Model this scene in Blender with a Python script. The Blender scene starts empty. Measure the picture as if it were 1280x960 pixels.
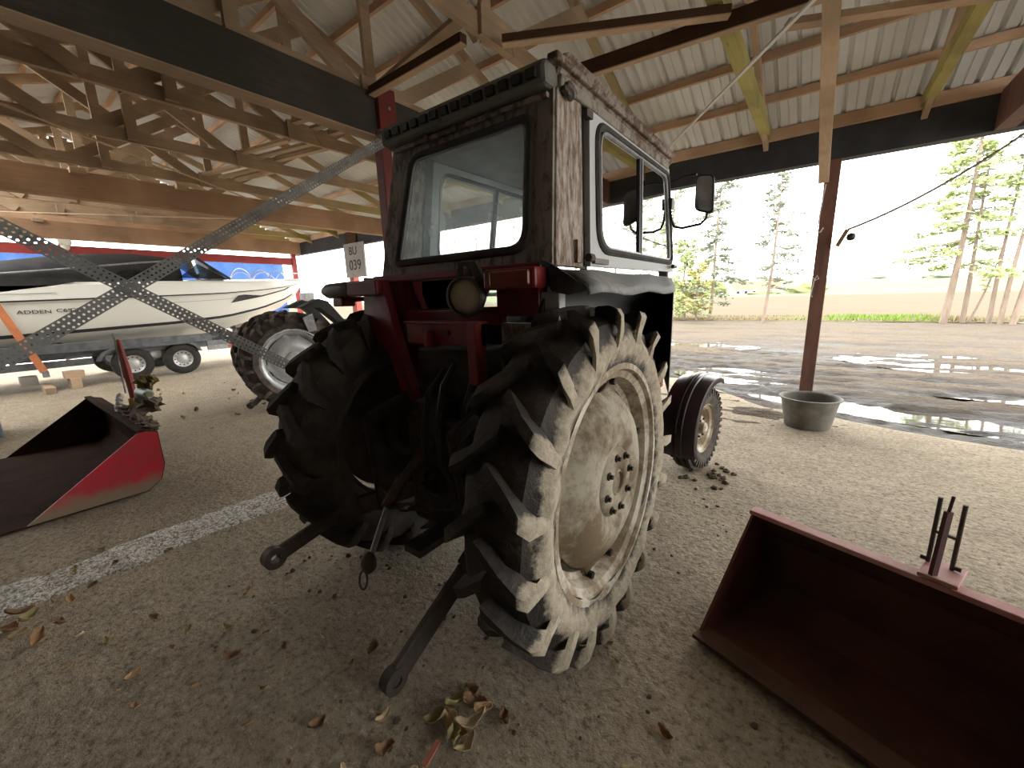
import bpy, math, random
from mathutils import Vector, Matrix, noise
C = bpy.context.scene.collection
PI = math.pi
SKY=3.2; EXPO=1.25
rnd = random.Random(7)
V = Vector

# ------------------------------------------------------------------ mesh helper
class M:
    def __init__(s): s.v=[]; s.f=[]
    def add(s, vs, fs):
        o=len(s.v); s.v+= [tuple(p) for p in vs]; s.f+=[tuple(i+o for i in f) for f in fs]; return s
    def box(s, c, d, R=None):
        c=V(c); hx,hy,hz=[q/2 for q in d]
        vs=[V((x,y,z)) for x in(-hx,hx) for y in(-hy,hy) for z in(-hz,hz)]
        if R is not None: vs=[R@p for p in vs]
        return s.add([c+p for p in vs],[(0,1,3,2),(4,6,7,5),(0,4,5,1),(2,3,7,6),(0,2,6,4),(1,5,7,3)])
    def bx(s,x0,x1,y0,y1,z0,z1): return s.box(((x0+x1)/2,(y0+y1)/2,(z0+z1)/2),(x1-x0,y1-y0,z1-z0))
    def bar(s,p,q,w,h,up=(0,0,1)):
        p=V(p);q=V(q);d=(q-p).normalized();up=V(up)
        a=d.cross(up)
        if a.length<1e-4: a=d.cross(V((0,1,0)))
        a.normalize(); b=a.cross(d).normalized()
        vs=[e+a*sx*w/2+b*sz*h/2 for e in(p,q) for sx,sz in((-1,-1),(1,-1),(1,1),(-1,1))]
        return s.add(vs,[(3,2,1,0),(4,5,6,7),(0,1,5,4),(1,2,6,5),(2,3,7,6),(3,0,4,7)])
    def tube(s,pts,r,n=8,closed=False):
        pts=[V(p) for p in pts]; N=len(pts); rr=r if isinstance(r,(list,tuple)) else [r]*N
        vs=[]; fs=[]; ref=None
        for i,p in enumerate(pts):
            if closed: d=pts[(i+1)%N]-pts[i-1]
            else: d=pts[min(i+1,N-1)]-pts[max(i-1,0)]
            d.normalize()
            if ref is None: ref=d.orthogonal().normalized()
            ref=(ref-d*ref.dot(d)).normalized(); b=d.cross(ref)
            for k in range(n):
                t=2*PI*k/n; vs.append(p+(ref*math.cos(t)+b*math.sin(t))*rr[i])
        L=N if closed else N-1
        for i in range(L):
            j=(i+1)%N
            for k in range(n): fs.append((i*n+k,i*n+(k+1)%n,j*n+(k+1)%n,j*n+k))
        if not closed:
            fs.append(tuple(range(n-1,-1,-1))); fs.append(tuple((N-1)*n+k for k in range(n)))
        return s.add(vs,fs)
    def lathe(s,prof,n=32,c=(0,0,0),axis='x',a0=0,a1=2*PI,cap=False):
        # prof: (axial, radius)
        full=abs(a1-a0-2*PI)<1e-6; m=n if full else n+1; vs=[]; fs=[]; c=V(c); P=len(prof)
        for i in range(m):
            t=a0+(a1-a0)*i/n
            for ax,r in prof:
                u,w=r*math.cos(t),r*math.sin(t)
                vs.append(c+(V((ax,u,w)) if axis=='x' else V((u,w,ax)) if axis=='z' else V((w,ax,u))))
        for i in range(n):
            j=(i+1)%m
            for k in range(P-1): fs.append((i*P+k,j*P+k,j*P+k+1,i*P+k+1))
        if cap and full:
            fs.append(tuple(i*P for i in range(m))); fs.append(tuple(i*P+P-1 for i in range(m-1,-1,-1)))
        return s.add(vs,fs)
    def prism(s,pts,ext):
        pts=[V(p) for p in pts]; e=V(ext); n=len(pts)
        return s.add(pts+[p+e for p in pts],[tuple(range(n-1,-1,-1)),tuple(range(n,2*n))]+[(i,(i+1)%n,n+(i+1)%n,n+i) for i in range(n)])
    def grid(s,fn,nu,nv):
        vs=[fn(i/nu,j/nv) for i in range(nu+1) for j in range(nv+1)]
        return s.add(vs,[(i*(nv+1)+j,(i+1)*(nv+1)+j,(i+1)*(nv+1)+j+1,i*(nv+1)+j+1) for i in range(nu) for j in range(nv)])
    def blob(s,c,r,seed=0,amp=.25,n=8):
        c=V(c); rx,ry,rz=r if isinstance(r,(list,tuple)) else (r,r,r)
        o=len(s.v); vs=[];fs=[]
        for i in range(n+1):
            for j in range(n*2):
                a=PI*i/n; b=PI*j/n; d=V((math.sin(a)*math.cos(b),math.sin(a)*math.sin(b),math.cos(a)))
                k=1+amp*noise.noise(d*1.8+V((seed*3.1,seed*1.7,0)))*1.6
                vs.append(c+V((d.x*rx,d.y*ry,d.z*rz))*k)
        for i in range(n):
            for j in range(n*2): fs.append((i*2*n+j,(i+1)*2*n+j,(i+1)*2*n+(j+1)%(2*n),i*2*n+(j+1)%(2*n)))
        return s.add(vs,fs)
    def build(s,name,mat,parent=None,smooth=False,bevel=0,solid=0,off=0,loc=None,angle=35):
        me=bpy.data.meshes.new(name); me.from_pydata(s.v,[],s.f); me.validate(); me.update()
        import bmesh
        b=bmesh.new(); b.from_mesh(me); bmesh.ops.recalc_face_normals(b,faces=b.faces); b.to_mesh(me); b.free()
        if smooth:
            me.shade_smooth(); me.set_sharp_from_angle(angle=math.radians(angle))
        me.materials.append(mat)
        o=bpy.data.objects.new(name,me); C.objects.link(o)
        if loc: o.location=loc
        if parent: o.parent=parent
        if solid:
            d=o.modifiers.new('s','SOLIDIFY'); d.thickness=solid; d.offset=off
        if bevel:
            d=o.modifiers.new('b','BEVEL'); d.width=bevel; d.segments=2; d.limit_method='ANGLE'; d.angle_limit=math.radians(40)
        return o

def tag(o,label=None,cat=None,group=None,kind=None):
    if label: o['label']=label
    if cat: o['category']=cat
    if group: o['group']=group
    if kind: o['kind']=kind
    return o
def empty(name,loc=(0,0,0),rz=0):
    o=bpy.data.objects.new(name,None); C.objects.link(o); o.location=loc; o.rotation_euler=(0,0,rz); o.empty_display_size=.1
    return o
def copy_tree(o,parent=None):
    c=o.copy(); C.objects.link(c)
    if parent: c.parent=parent
    for ch in list(o.children): copy_tree(ch,c)
    return c

# ------------------------------------------------------------------ materials
class N:
    def __init__(s,name):
        s.m=bpy.data.materials.new(name); s.m.use_nodes=True; s.t=s.m.node_tree; s.t.nodes.clear()
        s.out=s.n('ShaderNodeOutputMaterial'); s.b=s.n('ShaderNodeBsdfPrincipled'); s.l(s.b.outputs[0],s.out.inputs[0])
        s.tc=s.n('ShaderNodeTexCoord')
    def n(s,t,**k):
        q=s.t.nodes.new(t)
        for a,b in k.items(): setattr(q,a,b)
        return q
    def l(s,a,b): s.t.links.new(a,b)
    def co(s,scale=(1,1,1),src='Object'):
        m=s.n('ShaderNodeMapping'); m.inputs['Scale'].default_value=scale; s.l(s.tc.outputs[src],m.inputs[0]); return m.outputs[0]
    def noise(s,scale,detail=4,rough=.6,vec=None,sc=(1,1,1)):
        q=s.n('ShaderNodeTexNoise'); q.inputs['Scale'].default_value=scale; q.inputs['Detail'].default_value=detail; q.inputs['Roughness'].default_value=rough
        s.l(vec if vec else s.co(sc),q.inputs['Vector']); return q.outputs['Fac']
    def ramp(s,f,a,b,ca=0.0,cb=1.0):
        q=s.n('ShaderNodeMapRange'); q.inputs[1].default_value=a; q.inputs[2].default_value=b; q.inputs[3].default_value=ca; q.inputs[4].default_value=cb
        q.clamp=True; s.l(f,q.inputs[0]); return q.outputs[0]
    def math(s,op,a,b=None):
        q=s.n('ShaderNodeMath',operation=op)
        for i,x in enumerate((a,b)):
            if x is None: continue
            if isinstance(x,(int,float)): q.inputs[i].default_value=x
            else: s.l(x,q.inputs[i])
        return q.outputs[0]
    def mix(s,f,a,b):
        q=s.n('ShaderNodeMix',data_type='RGBA')
        if isinstance(f,(int,float)): q.inputs[0].default_value=f
        else: s.l(f,q.inputs[0])
        for i,x in ((6,a),(7,b)):
            if isinstance(x,(tuple,list)): q.inputs[i].default_value=(*x[:3],1)
            else: s.l(x,q.inputs[i])
        return q.outputs[2]
    def sep(s,src='Object'):
        q=s.n('ShaderNodeSeparateXYZ'); s.l(s.tc.outputs[src],q.inputs[0]); return q.outputs
    def bump(s,h,strength=.3,dist=.01):
        q=s.n('ShaderNodeBump'); q.inputs['Strength'].default_value=strength; q.inputs['Distance'].default_value=dist
        s.l(h,q.inputs['Height']); s.l(q.outputs[0],s.b.inputs['Normal'])
    def col(s,c):
        if isinstance(c,(tuple,list)): s.b.inputs['Base Color'].default_value=(*c[:3],1)
        else: s.l(c,s.b.inputs['Base Color'])
    def set(s,rough=.7,metal=0,spec=.5):
        if isinstance(rough,(int,float)): s.b.inputs['Roughness'].default_value=rough
        else: s.l(rough,s.b.inputs['Roughness'])
        s.b.inputs['Metallic'].default_value=metal; s.b.inputs['Specular IOR Level'].default_value=spec
        return s.m
MATS={}
def mat(name,c,c2=None,rough=.7,metal=0,scale=6,lo=.4,hi=.65,sc=(1,1,1),bump=0,bscale=None,spec=.4,src='Object',dist=.01):
    if name in MATS: return MATS[name]
    n=N(name)
    f=n.noise(scale,5,.65,n.co(sc,src))
    if c2: n.col(n.mix(n.ramp(f,lo,hi),c,c2))
    else: n.col(c)
    if bump: n.bump(n.noise(bscale or scale*4,4,.6,n.co(sc,src)),bump,dist)
    MATS[name]=n.set(rough,metal,spec); return MATS[name]

def wood(name,c,c2,algae=None,axis=1):
    n=N(name); sc=[9,9,9]; sc[axis]=.6
    f=n.noise(4,6,.7,n.co(sc)); g=n.noise(1.1,3,.5)
    base=n.mix(n.ramp(f,.3,.7),c,c2)
    base=n.mix(n.ramp(g,.42,.62,0,.55),base,tuple(x*.55 for x in c2))
    k=n.n('ShaderNodeTexVoronoi'); k.inputs['Scale'].default_value=2.2; n.l(n.co([3,3,3] if axis>2 else [(.7 if i==axis else 4) for i in range(3)]),k.inputs[0])
    base=n.mix(n.ramp(k.outputs['Distance'],.03,.09,.6,0),base,tuple(x*.4 for x in c2))
    if algae:
        y=n.sep()[1]; a=n.math('MULTIPLY',n.ramp(y,algae[1],algae[2]),n.ramp(n.noise(1.7,4),.3,.55))
        base=n.mix(a,base,algae[0])
    n.col(base); n.bump(f,.25,.004); return n.set(.85,0,.2)

m_old=wood('old_wood',(.52,.385,.255),(.38,.275,.18),((.42,.38,.13),4.6,7.4))
m_green=wood('impregnated_wood',(.52,.47,.17),(.40,.34,.14))
m_purlin=wood('pale_wood',(.72,.50,.34),(.58,.38,.25),None,0)
m_plank=wood('new_wood',(.60,.45,.31),(.48,.34,.22))
m_plankx=wood('new_wood_cross',(.58,.42,.29),(.46,.32,.2),None,0)
m_brown=wood('brown_wood_and_shade',(.11,.055,.03),(.075,.038,.022),None,0)  # shade on pale brace planks painted as brown; also the brown bracket
m_girder=wood('dark_girder',(.085,.077,.06),(.058,.052,.042))
m_girder2=wood('tan_girder',(.50,.32,.20),(.40,.25,.15))
m_beam=mat('front_beam_paint',(.028,.03,.034),(.05,.052,.056),.6,0,2.0)
m_redpost=mat('red_steel',(.17,.02,.016),(.10,.02,.018),.55,0,5)
m_post=mat('brown_post_paint',(.185,.085,.06),(.105,.055,.042),.65,0,3,sc=(3,3,.6),bump=.3,bscale=14)
m_roof=mat('corrugated_steel',(.72,.735,.72),(.63,.64,.62),.45,.0,.9,spec=.5)
m_zinc=mat('galvanised_steel',(.34,.34,.34),(.22,.22,.22),.45,.5,14)
m_steel=mat('dark_steel',(.055,.05,.045),(.10,.07,.05),.55,.3,16,bump=.2)
m_black=mat('black_plastic',(.012,.012,.013),(.02,.018,.018),.5,0,8)
m_rubber=mat('tyre_rubber_plain',(.024,.022,.02),(.045,.04,.034),.8,0,9,bump=.2)
m_red=mat('tractor_red',(.18,.012,.012),(.11,.012,.012),.45,0,7,bump=.1)
m_redb=mat('bucket_red',(.34,.012,.02),(.25,.02,.025),.45,0,4)
m_grime=mat('oily_iron',(.022,.018,.015),(.05,.033,.024),.6,.2,14,bump=.35)
m_white=mat('white_gelcoat',(.80,.80,.74),None,.25)
m_grey=mat('grey_paint',(.30,.31,.31),(.24,.25,.25),.5,0,5)
m_silver=mat('silver_rim',(.62,.63,.64),(.48,.48,.47),.4,.3,6)

# painted cab steel with flaking rust
def flaky(name,paint,rust,lo,hi,scale=(9,9,2.2)):
    n=N(name); f=n.noise(4,8,.72,n.co(scale)); g=n.noise(1.6,3,.5)
    k=n.ramp(n.math('ADD',f,n.math('MULTIPLY',n.math('SUBTRACT',g,.5),.35)),lo,hi)
    r=n.mix(n.ramp(n.noise(22,4),.35,.7),rust,tuple(x*.45 for x in rust))
    n.col(n.mix(k,paint,r)); n.bump(k,.35,.003); return n.set(.7,0,.3)
m_pillar=flaky('flaking_pillar_paint',(.42,.375,.32),(.19,.115,.075),.38,.56)
m_cab=flaky('dirty_cab_paint',(.25,.225,.185),(.14,.08,.05),.47,.60,(5,5,2.2))
m_door=flaky('door_paint',(.50,.51,.50),(.30,.25,.20),.64,.72,(4,4,3))
m_roofcab=flaky('cab_roof_paint',(.16,.157,.13),(.10,.075,.05),.56,.7,(4,4,4))
m_gutter=flaky('cab_gutter_paint',(.26,.21,.17),(.13,.075,.05),.45,.55,(5,5,5))
m_flap=flaky('dusty_mudguard',(.22,.225,.22),(.30,.29,.27),.48,.62,(2,2,2))

def glass_mat(name,tint,dust,dustc,gloss=.12):
    n=N(name); t=n.t; t.nodes.remove(n.b)
    tr=n.n('ShaderNodeBsdfTransparent'); tr.inputs[0].default_value=(*tint,1)
    df=n.n('ShaderNodeBsdfDiffuse'); df.inputs[0].default_value=(*dustc,1)
    gl=n.n('ShaderNodeBsdfGlossy'); gl.inputs['Roughness'].default_value=.03
    f=n.ramp(n.noise(3.0,6,.65),.25,.8,dust*.6,dust*1.6)
    tl=n.n('ShaderNodeBsdfTranslucent'); tl.inputs[0].default_value=(*dustc,1)
    m0=n.n('ShaderNodeMixShader'); m0.inputs[0].default_value=.85; n.l(df.outputs[0],m0.inputs[1]); n.l(tl.outputs[0],m0.inputs[2])
    m1=n.n('ShaderNodeMixShader'); n.l(f,m1.inputs[0]); n.l(tr.outputs[0],m1.inputs[1]); n.l(m0.outputs[0],m1.inputs[2])
    fr=n.n('ShaderNodeFresnel'); fr.inputs[0].default_value=1.45
    m2=n.n('ShaderNodeMixShader'); n.l(n.math('ADD',fr.outputs[0],gloss*.3),m2.inputs[0]); n.l(m1.outputs[0],m2.inputs[1]); n.l(gl.outputs[0],m2.inputs[2])
    n.l(m2.outputs[0],n.out.inputs[0]); return n.m
m_glass=glass_mat('cab_glass',(.93,.98,.98),.23,(.82,.91,.93))
m_bglass=glass_mat('boat_glass',(.30,.40,.46),.05,(.4,.4,.4))

# muddy tyre: pale dried mud on the +x face, black tread
def tyre_mat():
    n=N('muddy_tyre'); x=n.sep()[0]; f=n.noise(7,6,.75); f2=n.noise(26,4,.7)
    k=n.ramp(n.math('ADD',x,n.math('MULTIPLY',n.math('SUBTRACT',f,.5),.085)),.141,.156)
    mud=n.mix(n.ramp(f2,.35,.7),(.43,.38,.295),(.27,.225,.165))
    rub=n.mix(n.ramp(f,.42,.66),(.018,.015,.013),(.060,.044,.032))
    n.col(n.mix(k,rub,mud)); n.bump(n.math('ADD',f2,n.math('MULTIPLY',f,.8)),.6,.012); return n.set(n.ramp(k,0,1,.62,.95),0,.3)
m_tyre=tyre_mat()
m_tyre_l=mat('shaded_dusty_tyre',(.030,.026,.022),(.075,.058,.044),.8,0,7,bump=.5)  # left tyre: dusty rubber with its shade put into the colour
def rim_mat():
    n=N('muddy_rim'); f=n.noise(5,6,.7); f2=n.noise(30,4,.7)
    base=n.mix(n.ramp(f,.42,.56),(.54,.49,.40),(.25,.19,.125))
    base=n.mix(n.ramp(f2,.55,.75,0,.5),base,(.14,.10,.065))
    n.col(base); n.bump(f2,.25,.004); return n.set(.75,0,.3)
m_rim=rim_mat()
def disc_mat():
    n=N('muddy_disc'); f=n.noise(3.2,7,.7); f2=n.noise(34,4,.75)
    base=n.mix(n.ramp(f,.44,.56),(.150,.110,.066),(.34,.305,.235))
    base=n.mix(n.ramp(f2,.5,.72,0,.55),base,(.15,.105,.06))
    n.col(base); n.bump(f2,.25,.004); return n.set(.8,0,.25)
m_disc=disc_mat()

# floor: compacted gravel / concrete
def floor_mat():
    n=N('gravel_floor'); a=n.noise(.55,5,.6); b=n.noise(30,5,.75); c=n.noise(5,5,.7)
    base=n.mix(n.ramp(a,.35,.65),(.47,.39,.285),(.36,.30,.22))
    base=n.mix(n.ramp(c,.45,.75,0,.55),base,(.22,.18,.13))
    base=n.mix(n.ramp(b,.34,.50,.85,0),base,(.125,.10,.072))
    base=n.mix(n.ramp(b,.56,.70,0,.75),base,(.60,.54,.43))
    v=n.n('ShaderNodeTexVoronoi',feature='DISTANCE_TO_EDGE'); v.inputs['Scale'].default_value=.55; n.l(n.co((1,1.6,1)),v.inputs[0])
    w=n.n('ShaderNodeMix',data_type='RGBA')
    crack=n.ramp(n.math('ADD',v.outputs[0],n.math('MULTIPLY',n.math('SUBTRACT',n.noise(3,4),.5),.08)),.0,.005,.2,0)
    base=n.mix(crack,base,(.10,.08,.06))
    d=n.noise(.9,3,.5)
    n.col(base); n.bump(n.math('ADD',b,n.math('MULTIPLY',c,1.5)),.9,.03)
    return n.set(.93,0,.25)
m_floor=floor_mat()
def mud_mat():
    n=N('wet_mud'); a=n.noise(1.3,5,.65,n.co((.6,1.6,1))); b=n.noise(18,5,.75); z=n.sep()[2]
    hi=n.ramp(n.math('ADD',z,n.math('MULTIPLY',n.math('SUBTRACT',a,.5),.08)),-.055,.0)
    base=n.mix(hi,(.030,.023,.017),(.15,.118,.085))
    base=n.mix(n.ramp(b,.3,.55,.6,0),base,(.045,.036,.028))
    n.col(base); n.bump(n.math('ADD',b,n.math('MULTIPLY',n.noise(5,5,.7,n.co((.5,2.2,1))),1.6)),1.0,.06); return n.set(n.ramp(hi,0,1,.46,.95),0,.25)
m_mud=mud_mat()
def water_mat():
    n=N('puddle_water'); n.col((.06,.052,.042)); n.bump(n.noise(6,2,.5,n.co((1,2,1))),.05,.01); return n.set(.04,0,.8)
m_water=water_mat()

# ------------------------------------------------------------------ camera, sky
sc=bpy.context.scene
def make_camera():
    p,y,r=math.radians(12.015),math.radians(37.11),math.radians(-1.749)
    f=V((-math.sin(y)*math.cos(p),math.cos(y)*math.cos(p),-math.sin(p)))
    rt=V((math.cos(y),math.sin(y),0)); up=rt.cross(f)
    r2=rt*math.cos(r)+up*math.sin(r); u2=up*math.cos(r)-rt*math.sin(r)
    cd=bpy.data.cameras.new('camera'); cd.sensor_fit='HORIZONTAL'; cd.sensor_width=36; cd.lens=505.06/1280*36; cd.clip_end=3000; cd.clip_start=.02
    o=bpy.data.objects.new('camera',cd); C.objects.link(o)
    m=Matrix((r2,u2,-f)).transposed().to_4x4(); m.translation=V((0,0,1.58)); o.matrix_world=m; sc.camera=o
make_camera()
w=bpy.data.worlds.new('overcast_sky'); sc.world=w; w.use_nodes=True
bg=w.node_tree.nodes['Background']; bg.inputs[0].default_value=(1.0,.985,.95,1); bg.inputs[1].default_value=SKY
sc.view_settings.view_transform='Standard'; sc.view_settings.look='None'; sc.view_settings.exposure=EXPO; sc.view_settings.gamma=1; sc.view_settings.use_curve_mapping=False

# ------------------------------------------------------------------ ground
YB=[(-40,9.5),(-16,9.2),(-6,8.7),(-1.9,8.1),(-.56,6.9),(.43,6.5),(1.8,6.15),(3,5.7),(8,4.6),(30,3)]
def yb(x):
    for (a,p),(b,q) in zip(YB,YB[1:]):
        if x<=b: return p+(q-p)*(x-a)/(b-a)
    return YB[-1][1]
def nz(x,y,z=0): return noise.noise(V((x,y,z)))
def sm(t): t=max(0,min(1,t)); return t*t*(3-2*t)
def floor_z(x,y):
    e=y-yb(x)-.25*nz(x*.9,y*.9,3)
    return .012*nz(x*.7,y*.7)+.006*nz(x*3,y*3,5)-.2*sm((e+.35)/.9)
def axis(segs):
    out=[]
    for a,b,s in segs:
        n=max(1,round((b-a)/s)); out+=[a+(b-a)*i/n for i in range(n)]
    return out+[segs[-1][1]]
def sheet(xs,ys,fn):
    m=M(); nx,ny=len(xs),len(ys)
    m.v=[(x,y,fn(x,y)) for x in xs for y in ys]
    m.f=[(i*ny+j,(i+1)*ny+j,(i+1)*ny+j+1,i*ny+j+1) for i in range(nx-1) for j in range(ny-1)]
    return m
xs=axis([(-20,-6,.35),(-6,4,.09),(4,10,.3)]); ys=axis([(-4.2,-.5,.25),(-.5,5,.12),(5,10.5,.1)])
fl=sheet(xs,ys,floor_z).build('floor',m_floor,smooth=True,angle=180); tag(fl,kind='structure')
def mud_z(x,y):
    e=y-yb(x)
    ruts=.06*nz(x*.16+.1*y,y*2.3,1)+.05*nz(x*.5,y*1.1,8)+.035*nz(x*1.3,y*4.6,2)+.024*nz(x*4,y*9,4)+.016*nz(x*9,y*13,6)
    dip=-.05*math.exp(-((e-.55)/.55)**2)
    far=sm((y-9.5)/9); ruts*=1-.5*far
    return -.05+ruts*1.25+dip+.05*far
xs=axis([(-60,-9,1.2),(-9,-3,.2),(-3,9,.075),(9,40,.8)]); ys=axis([(4,5.4,.3),(5.4,13,.07),(13,25.5,.3)])
md=sheet(xs,ys,mud_z).build('muddy_yard',m_mud,smooth=True,angle=180); tag(md,'wet muddy yard with tyre ruts beyond the shed opening','yard',kind='structure')
def puddle(cx,cy,rx,ry,label,z=-.062,rot=0,seed=0):
    m=M(); pts=[]
    for i in range(40):
        t=2*PI*i/40; k=1+.22*nz(math.cos(t)*1.5,math.sin(t)*1.5,seed)
        x,y=rx*k*math.cos(t),ry*k*math.sin(t)
        pts.append((x*math.cos(rot)-y*math.sin(rot),x*math.sin(rot)+y*math.cos(rot),0))
    m.add(pts,[tuple(range(40))]); o=m.build('puddle',m_water,loc=(cx,cy,z)); tag(o,label,'puddle','puddles in the yard')
puddle(2.2,6.80,2.9,.45,'long bright puddle along the floor edge right of the tub',-.070,-.2,1)
puddle(-1.2,8.9,1.1,.8,'rain puddle in the mud left of the brown post',-.060,0,2)
puddle(3.1,12.3,2.8,1.6,'broad shallow puddle far right in the yard',-.045,0,3)
puddle(-4.2,13.5,2.6,1.3,'shallow puddle beyond the front wheel and cab',-.035,0,4)
puddle(2.8,9.2,3.2,.7,'puddle lying in the tyre ruts of the yard',-.078,-.05,5)
puddle(-2.3,6.75,.5,.4,'small wet patch between the front wheel and the post',-.004,0,6)

def field_mat(name,a,b,sc,scale):
    return mat(name,a,b,.95,0,scale,.35,.65,sc,.3,spec=.1)
m_field=field_mat('stubble_field',(.125,.095,.062),(.095,.075,.048),(.2,1,1),1.2)
m_greenf=field_mat('green_field',(.13,.155,.085),(.16,.18,.10),(.02,.1,1),1)
m_hill=field_mat('hill_grass',(.13,.16,.11),(.155,.18,.125),(.02,.02,.02),1)
m_verge=field_mat('verge_soil',(.13,.10,.06),(.10,.09,.045),(1,1,1),1.5)
o=sheet(axis([(-70,60,2)]),axis([(25,29,.5)]),lambda x,y:.02+.10*math.sin(max(0,min(1,(y-25)/4))*PI)+.04*nz(x,y)).build('verge',m_verge,smooth=True,angle=180); tag(o,'low grassy verge between the yard and the field','verge',kind='structure')
o=sheet(axis([(-260,260,10)]),axis([(28.6,110,4)]),lambda x,y:.0+.003*(y-28)).build('stubble_field',m_field); tag(o,'brown stubble field beyond the verge','field',kind='structure')
o=sheet(axis([(-700,700,25)]),axis([(109,420,15)]),lambda x,y:.246+.004*(y-109)+(4+.006*x)*sm((y-150)/250)).build('green_field',m_greenf,smooth=True); tag(o,'pale green crop field rising to the horizon','field',kind='structure')
for i,(x,y,rx,h) in enumerate([(-60,420,190,9),(230,430,260,13),(-420,420,240,12)]):
    o=sheet(axis([(-rx,rx,rx/12)]),axis([(-80,80,10)]),lambda a,b,rx=rx,h=h:h*math.cos(min(1,abs(a/rx))*PI/2)**2*math.cos(b/80*PI/2)).build('hill',m_hill,smooth=True,loc=(x,y,3))
    tag(o,'low hazy hill on the horizon','hill','hills on the horizon',kind='structure')

# ------------------------------------------------------------------ shed
ZB,ZT=3.31,3.72; TS=.37; YR=2.2; YE=7.62
def zl(y): return 3.71+TS*(YE-y) if y>=YR else 3.71+TS*(YE-YR)-TS*(YR-y)
XL,XR=-15.5,7.3
def roof(name,y0,y1,xa=None,xb=None,wave=False):
    m=M(); x=XL if xa is None else xa; pr=[]; xb=XR if xb is None else xb
    while x<xb-.01:
        if wave: pr+=[(x+.13*j/6,.019-.019*math.cos(2*PI*j/6)) for j in range(6)]; x+=.13
        else: pr+=[(x,0),(x+.085,0),(x+.09,.012),(x+.10,.012),(x+.105,0),(x+.185,0),(x+.2,.042),(x+.225,.042),(x+.24,0)][:8]; x+=.24
    rows=[y0+(y1-y0)*i/6 for i in range(7)]; n=len(pr)
    for y in rows:
        m.v+=[(px,y,zl(y)+.108+h) for px,h in pr]
    m.f=[(j*n+i,j*n+i+1,(j+1)*n+i+1,(j+1)*n+i) for j in range(6) for i in range(n-1)]
    return tag(m.build(name,m_roof),kind='structure')
roof('ceiling',YR,YE+.55,-1.9,XR); roof('ceiling.001',YR,YE+.55,XL,-1.8,True); roof('ceiling.002',-3.75,YR,-9.0,XR); roof('ceiling.003',.4,YR,XL,-8.9,True)
def PUR(y,label,x0=XL,x1=XR):
    o=M().bar((x0,y,zl(y)+.045),(x1,y,zl(y)+.045),.05,.09).build('purlin',m_purlin); tag(o,label,'purlin','roof purlins')
ords=['lowest','second','third','fourth','fifth','sixth','seventh','eighth','ninth']
for k,y in enumerate((6.87,6.23,5.58,4.95,4.38,3.78,3.16,2.52)): PUR(y,ords[k]+' pale purlin up the front roof slope above the front beam')
for k,y in enumerate((1.9,1.3,.7,.1,-.5,-1.1,-1.7,-2.3)): PUR(y,ords[k]+' purlin down the rear roof slope from the ridge',XL if y>.5 else -9.0)
o=M().bx(XL,XR,7.50,7.545,3.70,3.85).build('wall_plate',m_purlin); tag(o,'pale timber plank lying along the top of the dark front beam','plank')
o=M().bx(XL,XR,7.55,7.75,ZB,ZT).build('front_beam',m_beam,bevel=.006); tag(o,'long dark painted beam across the open front of the shed','beam')

def truss(X,chord,raft,web,label,cw=.03):
    t=empty('roof_truss',(X,0,0)); tag(t,label,'roof truss','roof trusses')
    M().bx(-cw,cw,-3.3,7.60,3.72,3.87).build('bottom_chord',chord,t)
    for y0,y1 in ((YR,7.9),(YR,-3.5)):
        M().bar((0,y0,zl(y0)-.075),(0,y1,zl(y1)-.075),.06,.13).build('rafter',raft,t)
    W=[(3.15,3.74,3.12,zl(3.12)-.1),(1.75,3.74,1.75,zl(1.75)-.1),(3.05,3.76,.95,zl(.95)-.1),(3.35,3.76,4.75,zl(4.75)-.1),(1.3,3.76,3.4,zl(3.4)-.1),(1.1,3.76,-.3,zl(-.3)-.1),(.5,3.76,.5,zl(.5)-.1)]
    for i,(a,b,c,d) in enumerate(W):
        x=cw+.023 if i%2 else -cw-.023
        M().bar((x,a,b),(x,c,d),.15 if i>1 else .115,.05,(1,0,0)).build('web',web,t)
    M().bx(cw,cw+.04,2.95,3.5,3.70,3.92).build('gusset',web,t)
    return t
tr0=truss(-4.15,m_old,m_old,m_old,'old timber roof truss standing directly above the dark girder')
lab={-14.05:'old roof truss nearest the open gable end by the boat',-12.4:'old roof truss over the near side of the boat',-10.75:'old roof truss between the boat and the tan girder',-9.1:'old roof truss just right of the tan girder',-7.45:'second old roof truss left of the dark girder',-5.8:'first old roof truss left of the dark girder',-2.5:'old roof truss whose node shows above the left half of the cab',}
for X,l in lab.items():
    t=copy_tree(tr0); t.location.x=X; t['label']=l
tr1=truss(-.87,m_green,m_plank,m_green,'yellow green treated truss ending on the front beam right of the cab',.052)
for X,l in {.80:'yellow green treated truss at the right end of the front beam',2.45:'treated roof truss overhead to the right, out beyond the right truss',4.1:'second treated roof truss out to the right',5.75:'outermost treated roof truss on the right'}.items():
    t=copy_tree(tr1); t.location.x=X; t['label']=l

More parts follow.
